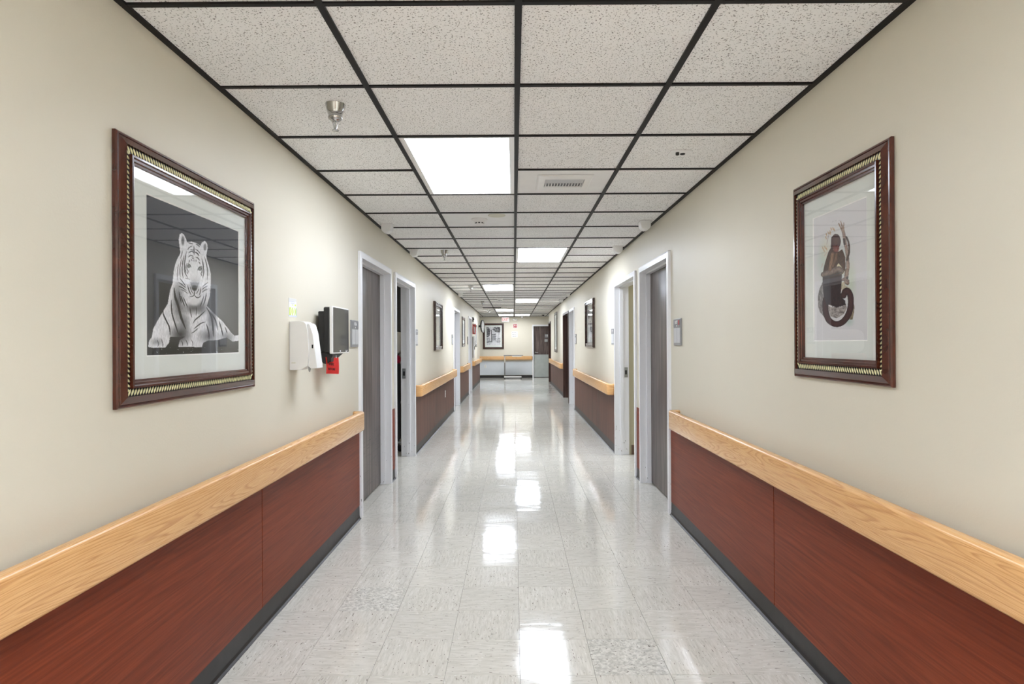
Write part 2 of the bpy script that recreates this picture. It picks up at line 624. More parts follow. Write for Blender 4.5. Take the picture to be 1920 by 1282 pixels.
def tile_mesh(name, mat, rot, t=0.0035, s=TF - 0.0012):
    bm = bmesh.new()
    h = s / 2
    add_box(bm, (-h, -h, -t), (h, h, 0))
    top = [e for e in bm.edges if all(abs(v.co.z) < 1e-6 for v in e.verts)]
    bmesh.ops.bevel(bm, geom=top, offset=0.0006, segments=1, affect='EDGES')
    bmesh.ops.recalc_face_normals(bm, faces=bm.faces)
    uv = bm.loops.layers.uv.new('UVMap')
    for f in bm.faces:
        for l in f.loops:
            x, y = l.vert.co.x, l.vert.co.y
            l[uv].uv = (y, x) if rot else (x, y)
    me = bpy.data.meshes.new(name)
    bm.to_mesh(me)
    bm.free()
    me.materials.append(mat)
    return me


T_A = tile_mesh('floor_tile', M['ftile'], False)
T_B = tile_mesh('floor_tile_turned', M['ftile'], True)
T_M = tile_mesh('floor_tile_mottled', M['fmott'], False)
X0 = 0.004
mott = {(0, 4), (2, 3), (5, 6), (9, 2), (13, 5), (1, 8)}
for k in range(-1, 35):
    for c in range(-4, 4):
        xc, yc = X0 + (c + 0.5) * TF, FY + (k + 0.5) * TF
        me = T_A if (k + c) % 2 else T_B
        if (k, c) in ((0, 1), (2, -3)):
            me = T_M
        o = bpy.data.objects.new('floor_tile', me)
        COL.objects.link(o)
        o.parent = floor
        o.location = (xc, yc, random.uniform(-0.0002, 0.0002))
        o.rotation_euler = (random.gauss(0, 0.0007), random.gauss(0, 0.0007), 0)
rest_v, rest_f, rest_uv = [], [], []


def rest_tile(x0, x1, y0, y1, turn):
    b = len(rest_v)
    g = 0.0004
    rest_v.extend([(x0 + g, y0 + g, 0), (x1 - g, y0 + g, 0), (x1 - g, y1 - g, 0), (x0 + g, y1 - g, 0)])
    rest_f.append((b, b + 1, b + 2, b + 3))
    ox = random.random() * 9
    q = [(0, 0), (x1 - x0, 0), (x1 - x0, y1 - y0), (0, y1 - y0)]
    rest_uv.extend([((v, u) if turn else (u, v)) for u, v in q])
    for i in range(-4, 0):
        rest_uv[i] = (rest_uv[i][0] + ox, rest_uv[i][1] + ox)


y_lo, y_hi = FY - TF, FY + 34 * TF + TF
k = 1
while y_lo - (k - 1) * TF > START_Y:
    y1 = y_lo - (k - 1) * TF
    for c in range(-4, 4):
        rest_tile(X0 + c * TF, X0 + (c + 1) * TF, max(START_Y, y1 - TF), y1, (k + c) % 2)
    k += 1
k = 0
while y_hi + k * TF < BACK_Y:
    y0 = y_hi + k * TF
    wide = y0 + TF > END_Y
    for c in (range(-17, 17) if wide else range(-4, 4)):
        rest_tile(X0 + c * TF, X0 + (c + 1) * TF, y0, min(BACK_Y, y0 + TF), (k + c) % 2)
    k += 1
me = bpy.data.meshes.new('floor_tile')
me.from_pydata(rest_v, [], rest_f)
uvl = me.uv_layers.new(name='UVMap')
for i, uvv in enumerate(rest_uv):
    uvl.data[i].uv = uvv
o = link('floor_tile', me, M['ftile'])
o.parent = floor
tag(o, kind='stuff')
# door recesses: plain vinyl flush with the tiles
for side, ds in ((-1, DOORS_L), (1, DOORS_R)):
    for d in ds:
        x0, x1 = sorted((side * HW, side * (HW + (2.4 if d in (DOORS_L[1], DOORS_R[1], DOORS_R[3], DOORS_R[4]) else 0.15))))
        bm = bmesh.new()
        add_box(bm, (x0, d[0] + 0.045 if x1 - x0 < 1 else d[0] - 0.8, -0.0034), (x1, d[1] - 0.045 if x1 - x0 < 1 else d[1] + 1.2, -0.0002 if x1 - x0 < 1 else -0.0006))
        uv = bm.loops.layers.uv.new('UVMap')
        for f in bm.faces:
            for l in f.loops:
                l[uv].uv = (l.vert.co.x, l.vert.co.y)
        o = from_bm('doorway_vinyl', bm, M['ftile'])
        o.parent = floor

# ceiling
ceiling = tag(box((-5.35, START_Y - 0.15, 2.56), (5.35, BACK_Y + 0.3, 2.62), 'ceiling', M['cplain']), kind='structure')
CZ = H + 0.007
CX = [-HW, -0.6056, 0.004, 0.6136, HW]
LIGHTS = [(1, 1, 3), (7, 2, 9), (14, 1, 16), (20, 2, 22), (27, 1, 29), (-6, 2, -4), (-11, 1, -9)]   # (first line, column, last line)
skip = {(kk, c) for a, c, b in LIGHTS for kk in range(a, b)}
VENT = (2, 2)
tm_cache = {}


def ctile(wd, dp, mat):
    key = (round(wd, 3), round(dp, 3), mat.name)
    if key not in tm_cache:
        bm = bmesh.new()
        add_box(bm, (-wd / 2, -dp / 2, 0), (wd / 2, dp / 2, 0.015))
        bmesh.ops.bevel(bm, geom=[e for e in bm.edges if all(v.co.z < 1e-6 for v in e.verts)], offset=0.003, segments=1, affect='EDGES')
        bmesh.ops.recalc_face_normals(bm, faces=bm.faces)
        me = bpy.data.meshes.new('ceiling_tile')
        bm.to_mesh(me)
        bm.free()
        me.materials.append(mat)
        tm_cache[key] = me
    return tm_cache[key]


ROW_Y = lambda k: JY + G * k
smooth_tiles = {VENT, (4, 1)}
for k in range(-3, 32):
    y0, y1 = ROW_Y(k), min(ROW_Y(k + 1), END_Y)
    if y1 - y0 < 0.05:
        continue
    for c in range(4):
        if (k, c) in skip:
            continue
        x0, x1 = CX[c], CX[c + 1]
        o = bpy.data.objects.new('ceiling_tile', ctile(x1 - x0 - 0.003, y1 - y0 - 0.003, M['cplain'] if (k, c) in smooth_tiles else M['ctile']))
        COL.objects.link(o)
        o.parent = ceiling
        o.location = ((x0 + x1) / 2, (y0 + y1) / 2, CZ + random.uniform(0, 0.0015))
        o.rotation_euler = (random.gauss(0, 0.0009), random.gauss(0, 0.0009), math.pi * random.randint(0, 1))
bm = bmesh.new()
k = -12
while k < -3:
    for c in range(4):
        if (k, c) not in skip:
            add_box(bm, (CX[c], max(START_Y, ROW_Y(k)), CZ), (CX[c + 1], ROW_Y(k + 1), CZ + 0.012))
    k += 1
xs = [-5.2 + G * i for i in range(18)]
for r in range(4):
    y0, y1 = END_Y + r * 0.6125, END_Y + (r + 1) * 0.6125
    for c in range(-7, 9):
        x0 = 0.004 + c * G
        if r in (1, 2) and c in (-1, 0):
            continue
        add_box(bm, (max(-5.2, x0), y0, CZ), (min(5.2, x0 + G), y1, CZ + 0.012))
o = from_bm('ceiling_tile', bm, M['ctile'])
o.parent = ceiling
tag(o, kind='stuff')


def tee(c0, c1):
    o = box(c0, c1, 'grid_tee', M['tee'])
    o.parent = ceiling


for x in CX[1:4]:
    tee((x - 0.0115, START_Y, H), (x + 0.0115, END_Y, H + 0.02))
for k in range(-11, 32):
    y = ROW_Y(k)
    if y < START_Y:
        continue
    for c in range(4):
        if (k, c) in skip and (k - 1, c) in skip:
            continue
        x0 = CX[c] + (0.0115 if c else 0.022)
        x1 = CX[c + 1] - (0.0115 if c < 3 else 0.022)
        tee((x0, y - 0.009, H + 0.0005), (x1, y + 0.009, H + 0.02))
tee((-5.2, END_Y - 0.012, H - 0.001), (5.2, END_Y + 0.012, H + 0.02))
for r in (1, 2, 3):
    y = END_Y + r * 0.6125
    if r == 2:
        tee((-5.2, y - 0.0115, H), (-0.61, y + 0.0115, H + 0.02))
        tee((0.62, y - 0.0115, H), (5.2, y + 0.0115, H + 0.02))
    else:
        tee((-5.2, y - 0.0115, H), (5.2, y + 0.0115, H + 0.02))
for c in range(-7, 9):
    x = 0.004 + c * G
    tee((x - 0.0115, END_Y, H + 0.0005), (x + 0.0115, BACK_Y, H + 0.02))
n_tr = [0]


def trim(c0, c1, mat=None):
    n_tr[0] += 1
    return tag(box(c0, c1, 'trim_%d' % n_tr[0], mat or M['tee']), kind='structure')


trim((-HW, START_Y, H - 0.001), (-HW + 0.022, END_Y, H + 0.03))
trim((HW - 0.022, START_Y, H - 0.001), (HW, END_Y, H + 0.03))
trim((-5.2, BACK_Y - 0.022, H - 0.001), (5.2, BACK_Y, H + 0.03))


# baseboards and wainscot panels
def base_run(W, segs, name):
    bm = bmesh.new()
    prof = [(0, 0.102), (0.004, 0.102), (0.0055, 0.022), (0.009, 0.008), (0.018, 0.002), (0.019, 0), (0, 0)]
    for a0, a1 in segs:
        A = [bm.verts.new(W(a0, z, p)) for p, z in prof]
        B = [bm.verts.new(W(a1, z, p)) for p, z in prof]
        n = len(prof)
        bm.faces.new(A)
        bm.faces.new(B[::-1])
        for i in range(n):
            bm.faces.new((A[i], A[(i + 1) % n], B[(i + 1) % n], B[i]))
    return tag(from_bm(name, bm, M['base']), kind='structure')


SEG_L = [(START_Y, 4.775), (5.995, 6.195), (7.45, 12.28), (13.56, 16.35), (17.5, END_Y)]
SEG_R = [(START_Y, 4.85), (6.0, 6.2), (7.49, 12.5), (13.62, 13.78), (15.32, 20.5)]
base_run(WL, SEG_L, 'baseboard_left')
base_run(WR, SEG_R, 'baseboard_right')
base_run(WE, [(-5.2, 0.703), (1.85, 5.2)], 'baseboard_end')

PAN_L = [(START_Y, -1.9), (-1.9, 0.49), (0.49, 2.925), (2.925, 4.775), (5.995, 6.195), (7.45, 9.2), (9.2, 10.9), (10.9, 12.28), (13.56, 16.35), (17.5, 18.8), (18.8, END_Y)]
PAN_R = [(START_Y, -1.9), (-1.9, 0.49), (0.49, 2.93), (2.93, 4.85), (6.0, 6.2), (7.49, 9.23), (9.23, 12.5), (13.62, 13.78), (15.32, 17.4), (17.4, 20.5)]
for W, pans, par in ((WL, PAN_L, wall_l), (WR, PAN_R, wall_r)):
    for a0, a1 in pans:
        top = 0.70 if a1 - a0 < 0.3 else 0.745
        fbox(W, a0 + 0.003, a1 - 0.003, 0.102, top, 0, 0.0065, 'wainscot_panel', M['panel'] if a0 < 6.5 else M['panelv'], par)
for a0, a1 in ((-5.0, -2.7), (-2.7, -1.42), (-1.40, -0.385), (-0.365, 0.695)):
    fbox(WE, a0, a1, 0.112, 0.645, 0, 0.012, 'wainscot_panel', M['fluted'], wall_e, bev=0.003)


# ------------------------------------------------------------------ doors
DP = [(0, 0), (0, 0.02), (0.012, 0.022), (0.05, 0.022), (0.05, -0.042), (0.064, -0.042), (0.064, -0.082), (0.05, -0.082), (0.05, -0.15), (0.045, -0.15), (0.045, 0)]
n_door = [0]


def door(W, d, closed=True, paint='enamel', leaf='door', strike=False):
    n_door[0] += 1
    root = empty('door_%d' % n_door[0], W((d[0] + d[1]) / 2, 0, 0))
    tag(root, kind='structure')
    frame_sweep(W, DP, d[0], d[1], 0, ZT, 'door_frame', M[paint], root, closed=False)
    if closed:
        a0, a1 = d[0] + 0.054, d[1] - 0.054
        fbox(W, a0, a1, 0.008, ZT - 0.055, -0.128, -0.084, 'door_leaf', M[leaf], root, bev=0.0015, seg=1)
        a = a0 + 0.07
        h = lathe([(0.027, 0), (0.027, 0.006), (0.011, 0.01), (0.011, 0.04), (0, 0.042)], 'door_handle', M['steel'], root, seg=16, at=W(a, 0.98, -0.084), R=W.rot())
        fbox(W, a - 0.01, a + 0.11, 0.972, 0.988, -0.055, -0.043, 'lever', M['steel'], root, bev=0.004)
    if strike:
        a = d[1] - 0.0505
        fbox(W, a - 0.0025, a + 0.0005, 0.93, 1.05, -0.135, -0.095, 'strike_plate', M['steel'], root)
        fbox(W, a - 0.0032, a - 0.0024, 0.965, 1.015, -0.125, -0.103, 'strike_hole', M['black'], root)
    return root


door(WL, DOORS_L[0], leaf='doorscuff')
door(WL, DOORS_L[1], closed=False, strike=True)
door(WL, DOORS_L[2])
door(WL, DOORS_L[3])
door(WR, DOORS_R[0])
door(WR, DOORS_R[1], closed=False, strike=True)
door(WR, DOORS_R[2])
door(WR, DOORS_R[3], closed=False, paint='brown')
door(WR, DOORS_R[4], closed=False, paint='brown')
# end door in the wall facing the camera
r = door(WE, (0.703, 1.845), closed=True)
fbox(WE, 0.765, 1.785, 0.02, 0.90, -0.0835, -0.081, 'kick_plate', M['kick'], r)
fbox(WE, 1.20, 1.32, 1.55, 1.70, -0.0835, -0.080, 'number_plate', M['signd'], r)
text(WE, '18', 1.26, 1.635, -0.0795, 0.12, 'number', M['white'], r)
fbox(WE, 1.185, 1.31, 1.395, 1.50, -0.0835, -0.06, 'push_plate', M['steel'], r, bev=0.008)

# rooms seen through the open doorways
def room(x0, x1, y0, y1, mat, suffix, base=None, side=-1):
    """four walls and a lid behind an opening, as one shell"""
    bm = bmesh.new()
    t = 0.06
    add_box(bm, (x0, y1, -0.02), (x1, y1 + t, 2.56))
    add_box(bm, (x0, y0 - t, -0.02), (x1, y0, 2.56))
    xx = x0 if side < 0 else x1
    add_box(bm, (xx - t / 2, y0 - t, -0.02), (xx + t / 2, y1 + t, 2.56))
    o = tag(from_bm('wall_' + suffix, bm, mat), kind='structure')
    if base:
        b = box((x0 + 0.03, y1 - 0.008, 0), (x1 - 0.03, y1, 0.115), 'base_strip', base, o)
    return o


room(-3.6, -HW - 0.15, 5.75, 8.6, M['dark'], 'ward_room')
room(HW + 0.15, 3.6, 5.5, 7.47, M['roompaint'], 'side_room', M['roombase'], 1)
tag(box((HW + 0.15, 13.0, -0.02), (3.4, 13.06, 2.56), 'wall_alcove_near', M['wall']), kind='structure')
tag(box((HW + 0.15, 15.9, -0.02), (3.4, 15.96, 2.56), 'wall_alcove_rear', M['wall']), kind='structure')
tag(box((3.4, 13.0, -0.02), (3.46, 15.96, 2.56), 'wall_alcove_side', M['wall']), kind='structure')
aw = box((HW + 0.16, 15.885, 0), (3.4, 15.9, 0.72), 'wainscot_panel', M['brown'], bpy.data.objects['wall_alcove_rear'])


# ------------------------------------------------------------------ handrails
def rail(W, a0, a1, label, end0=True, end1=True):
    """bumper handrail whose ends curve back to the wall"""
    R = 0.045
    pc = 0.065
    path = []
    if end0:
        path += [(a0, 0.0), (a0, pc - R)]
        path += [(a0 + R - R * math.cos(t), pc - R + R * math.sin(t)) for t in (math.pi / 8, math.pi / 4, math.pi * 3 / 8)]
        path += [(a0 + R, pc)]
    else:
        path += [(a0, pc)]
    n = max(2, int((a1 - a0) / 1.0))
    lo, hi = path[-1][0], a1 - (R if end1 else 0)
    path += [(lo + (hi - lo) * i / n, pc) for i in range(1, n)]
    path += [(hi, pc)]
    if end1:
        path += [(a1 - R + R * math.sin(t), pc - R + R * math.cos(t)) for t in (math.pi / 8, math.pi / 4, math.pi * 3 / 8)]
        path += [(a1, pc - R), (a1, 0.0)]
    # profile (n outward, z)
    hw, r = 0.024, 0.014
    z0, z1 = 0.703, 0.843
    prof = []
    for cx, cz, t0, rr in ((hw - r, z1 - r, 0, r), (-hw + 0.008, z1 - 0.012, 90, 0.008), (-hw + 0.008, z0 + 0.008, 180, 0.008), (hw - r, z0 + r, 270, r)):
        for s in range(5):
            t = math.radians(t0 + 90 * s / 4)
            prof.append((cx + rr * math.cos(t), cz + rr * math.sin(t)))
    m = len(prof)
    bm = bmesh.new()
    uv = bm.loops.layers.uv.new('UVMap')
    rings, L = [], []
    acc = 0
    for i, (a, p) in enumerate(path):
        if i:
            acc += math.dist(path[i - 1], path[i])
        pa, pb = path[max(0, i - 1)], path[min(len(path) - 1, i + 1)]
        t = Vector((pb[0] - pa[0], pb[1] - pa[1])).normalized()
        nrm = Vector((-t.y, t.x))
        rings.append([bm.verts.new(W(a + nrm.x * q, z, max(0.0, p + nrm.y * q))) for q, z in prof])
        L.append(acc)
    off = random.random() * 20
    cum = [0]
    for j in range(m):
        cum.append(cum[-1] + math.dist(prof[j], prof[(j + 1) % m]))
    for i in range(len(rings) - 1):
        for j in range(m):
            f = bm.faces.new((rings[i][j], rings[i][(j + 1) % m], rings[i + 1][(j + 1) % m], rings[i + 1][j]))
            for l, (uu, vv) in zip(f.loops, ((L[i], cum[j]), (L[i], cum[j + 1]), (L[i + 1], cum[j + 1]), (L[i + 1], cum[j]))):
                l[uv].uv = (uu + off, vv + off)
            f.smooth = True
    bm.faces.new(rings[0])
    bm.faces.new(rings[-1][::-1])
    root = empty('handrail', W(a0, z0, 0))
    from_bm('rail', bm, M['oak'], root)
    k = 0
    n = max(2, int((a1 - a0) / 1.2))
    for k in range(n):
        a = a0 + 0.2 + (a1 - a0 - 0.4) * k / (n - 1)
        fbox(W, a - 0.03, a + 0.03, 0.735, 0.80, 0.0, 0.043, 'bracket', M['bplastic'], root)
    tag(root, label, 'handrail', 'oak grain bumper handrails along the walls')
    return root


rail(WL, START_Y, 4.63, 'oak grain handrail below the framed tiger photograph', end0=False)
rail(WL, 7.5, 12.16, 'oak grain handrail above the wainscot outlet, beyond the open left doorway')
rail(WL, 13.66, 15.95, 'short oak grain handrail between the two far doors of the left wall')
rail(WL, 17.62, END_Y - 0.02, 'oak grain handrail under the clock and extinguisher cabinet')
rail(WR, START_Y, 4.62, 'oak grain handrail below the framed monkey print', end0=False)
rail(WR, 7.6, 12.1, 'oak grain handrail below the black and white drawing on the right wall')
rail(WR, 15.42, 20.3, 'oak grain handrail beyond the dark brown doorway under a tall picture')
rail(WE, -3.6, 0.69, 'oak grain handrail across the end wall behind the overbed table')


# ------------------------------------------------------------------ ceiling lights
def ceiling_light(x0, x1, y0, y1, label, dm='diffuser'):
    root = empty('ceiling_light', ((x0 + x1) / 2, (y0 + y1) / 2, H))
    bm = bmesh.new()
    b = 0.028
    z0, z1 = H + 0.003, H + 0.02
    outer = [(x0, y0), (x1, y0), (x1, y1), (x0, y1)]
    inner = [(x0 + b, y0 + b * 0.6), (x1 - b, y0 + b * 0.6), (x1 - b, y1 - b * 0.6), (x0 + b, y1 - b * 0.6)]
    rings = []
    for pts, z in ((outer, z1 + 0.1), (outer, z0), (inner, z0), (inner, z1)):
        rings.append([bm.verts.new((x, y, z)) for x, y in pts])
    for A, B in zip(rings, rings[1:]):
        for i in range(4):
            bm.faces.new((A[i], A[(i + 1) % 4], B[(i + 1) % 4], B[i]))
    bm.faces.new(rings[0])
    from_bm('light_frame', bm, M['wplastic'], root)
    bm = bmesh.new()
    add_box(bm, (x0 + b, y0 + b * 0.6, H + 0.008), (x1 - b, y1 - b * 0.6, H + 0.012))
    from_bm('diffuser', bm, M[dm], root)
    return tag(root, label, 'ceiling light', 'recessed fluorescent panels in the ceiling grid')


names = ['large lit ceiling panel closest overhead, left of the centre grid line',
         'lit ceiling panel second along the hall, right of the centre grid line',
         'third lit ceiling panel down the hall, left of the centre grid line',
         'fourth lit ceiling panel down the hall, right of the centre grid line',
         'fifth lit ceiling panel, last one before the cross corridor',
         'lit ceiling panel just behind the viewpoint', 'lit ceiling panel at the hall start behind the viewpoint']
for (a, c, b), nm, dm in zip(LIGHTS, names, ['diffuser1'] + ['diffuser'] * 4 + ['diffuser3'] * 2):
    ceiling_light(CX[c] + 0.0115, CX[c + 1] - 0.0115, ROW_Y(a) + 0.0115, ROW_Y(b) - 0.0115, nm, dm)
ceiling_light(-2.9, -2.3, 7.0, 8.2, 'added dim fill panel inside the dark room off the left doorway', 'roomfill')  # added, unseen panel that makes the ward room interior visible
ceiling_light(2.0, 2.6, 6.0, 7.2, 'added dim fill panel inside the side room off the white right doorway', 'roomfill')  # added, unseen panel that lifts the side room interior
ceiling_light(-0.594, -0.0075, END_Y + 0.624, END_Y + 1.826, 'lit panel in the cross corridor ceiling above the framed garden drawing', 'diffuser2')
ceiling_light(0.0155, 0.602, END_Y + 0.624, END_Y + 1.826, 'lit panel in the cross corridor ceiling above the small red sign', 'diffuser2')
for x in (-3.6, 3.0):
    ceiling_light(x, x + 0.59, END_Y + 0.62, END_Y + 1.82, 'lit ceiling panel round the corner on the %s' % ('west arm of the cross corridor' if x < 0 else 'east arm of the cross corridor'), 'diffuser2')


# ------------------------------------------------------------------ prints
def cam_px(P):
    """world points (n,3) -> photo pixels, numpy"""
    Rm = np.array([[CR[i][j] for j in range(3)] for i in range(3)])
    q = (P - np.array(CAM)) @ Rm
    return 960 + F_PX * q[:, 0] / -q[:, 2], 641 - F_PX * q[:, 1] / -q[:, 2]


def in_poly(X, Y, pts):
    inside = np.zeros(X.shape, bool)
    n = len(pts)
    for i in range(n):
        x1, y1 = pts[i]
        x2, y2 = pts[(i + 1) % n]
        c = ((y1 > Y) != (y2 > Y))
        xi = (x2 - x1) * (Y - y1) / ((y2 - y1) if y2 != y1 else 1e-9) + x1
        inside ^= c & (X < xi)
    return inside


def stroke_d(X, Y, pts):
    """distance to a polyline and the parameter along it"""
    if len(pts) > 2:
        q = [np.array(pts[0])] + [np.array(v) for v in pts] + [np.array(pts[-1])]
        out = []
        for i in range(1, len(q) - 2):
            for t in (0, 0.25, 0.5, 0.75):
                p0, p1, p2, p3 = q[i - 1], q[i], q[i + 1], q[i + 2]
                out.append(tuple(0.5 * (2 * p1 + (p2 - p0) * t + (2 * p0 - 5 * p1 + 4 * p2 - p3) * t * t + (3 * p1 - p0 - 3 * p2 + p3) * t ** 3)))
        pts = out + [tuple(q[-1])]
    best = np.full(X.shape, 1e9)
    par = np.zeros(X.shape)
    L = [math.dist(pts[i], pts[i + 1]) for i in range(len(pts) - 1)]
    tot = sum(L) or 1
    acc = 0
    for i in range(len(pts) - 1):
        x1, y1 = pts[i]
        x2, y2 = pts[i + 1]
        dx, dy = x2 - x1, y2 - y1
        t = np.clip(((X - x1) * dx + (Y - y1) * dy) / (dx * dx + dy * dy + 1e-9), 0, 1)
        d = np.hypot(X - x1 - t * dx, Y - y1 - t * dy)
        m = d < best
        best[m] = d[m]
        par[m] = (acc + t[m] * L[i]) / tot
        acc += L[i]
    return best, par


def vnoise(X, Y, seed=0):
    r = np.random.RandomState(seed).rand(64, 64)
    xi, yi = np.floor(X).astype(int), np.floor(Y).astype(int)
    fx, fy = X - xi, Y - yi
    fx, fy = fx * fx * (3 - 2 * fx), fy * fy * (3 - 2 * fy)
    g = lambda a, b: r[a % 64, b % 64]
    return (g(xi, yi) * (1 - fx) + g(xi + 1, yi) * fx) * (1 - fy) + (g(xi, yi + 1) * (1 - fx) + g(xi + 1, yi + 1) * fx) * fy


class Art:
    def __init__(self, X, Y, bg):
        self.X, self.Y = X, Y
        self.C = np.ones(X.shape + (3,)) * np.array(bg)

    def put(self, mask, col, a=1.0):
        a = np.asarray(mask, float)[..., None] * a
        self.C = self.C * (1 - a) + np.asarray(col, float) * a

    def poly(self, pts, col, a=1.0):
        self.put(in_poly(self.X, self.Y, pts), col, a)

    def ell(self, cx, cy, rx, ry, col, a=1.0, soft=0.15):
        d = np.hypot((self.X - cx) / rx, (self.Y - cy) / ry)
        self.put(np.clip((1 - d) / soft + 0.5, 0, 1), col, a)

    def line(self, pts, w, col, a=1.0, taper=True):
        d, t = stroke_d(self.X, self.Y, pts)
        ww = w / 2 * (np.clip(1.25 - np.abs(2 * t - 1) ** 2, 0.25, 1) if taper else 1)
        self.put(np.clip((ww - d) / 2.5 + 0.5, 0, 1), col, a)


def print_mesh(W, a0, a1, z0, z1, p, nu, nv, draw, name, parent):
    """a flat print: a fine sheet whose colours carry the picture"""
    us, vs = np.linspace(a0, a1, nu), np.linspace(z1, z0, nv)
    A, Z = np.meshgrid(us, vs)
    o0, oa, oz = W(0, 0, p), W(1, 0, p), W(0, 1, p)
    P = np.array(o0)[None] + A.reshape(-1, 1) * np.array(oa - o0)[None] + Z.reshape(-1, 1) * np.array(oz - o0)[None]
    C = draw(A, Z, P).reshape(-1, 3)
    idx = np.arange(nu * nv).reshape(nv, nu)
    faces = np.stack([idx[:-1, :-1], idx[1:, :-1], idx[1:, 1:], idx[:-1, 1:]], -1).reshape(-1, 4)
    me = bpy.data.meshes.new(name)
    me.from_pydata(P.tolist(), [], faces.tolist())
    at = me.color_attributes.new('paint', 'FLOAT_COLOR', 'POINT')
    rgba = np.ones((nu * nv, 4), np.float32)
    rgba[:, :3] = np.clip(C, 0, 1) ** 2.2
    at.data.foreach_set('color', rgba.ravel())
    return link(name, me, M['paint'], parent)


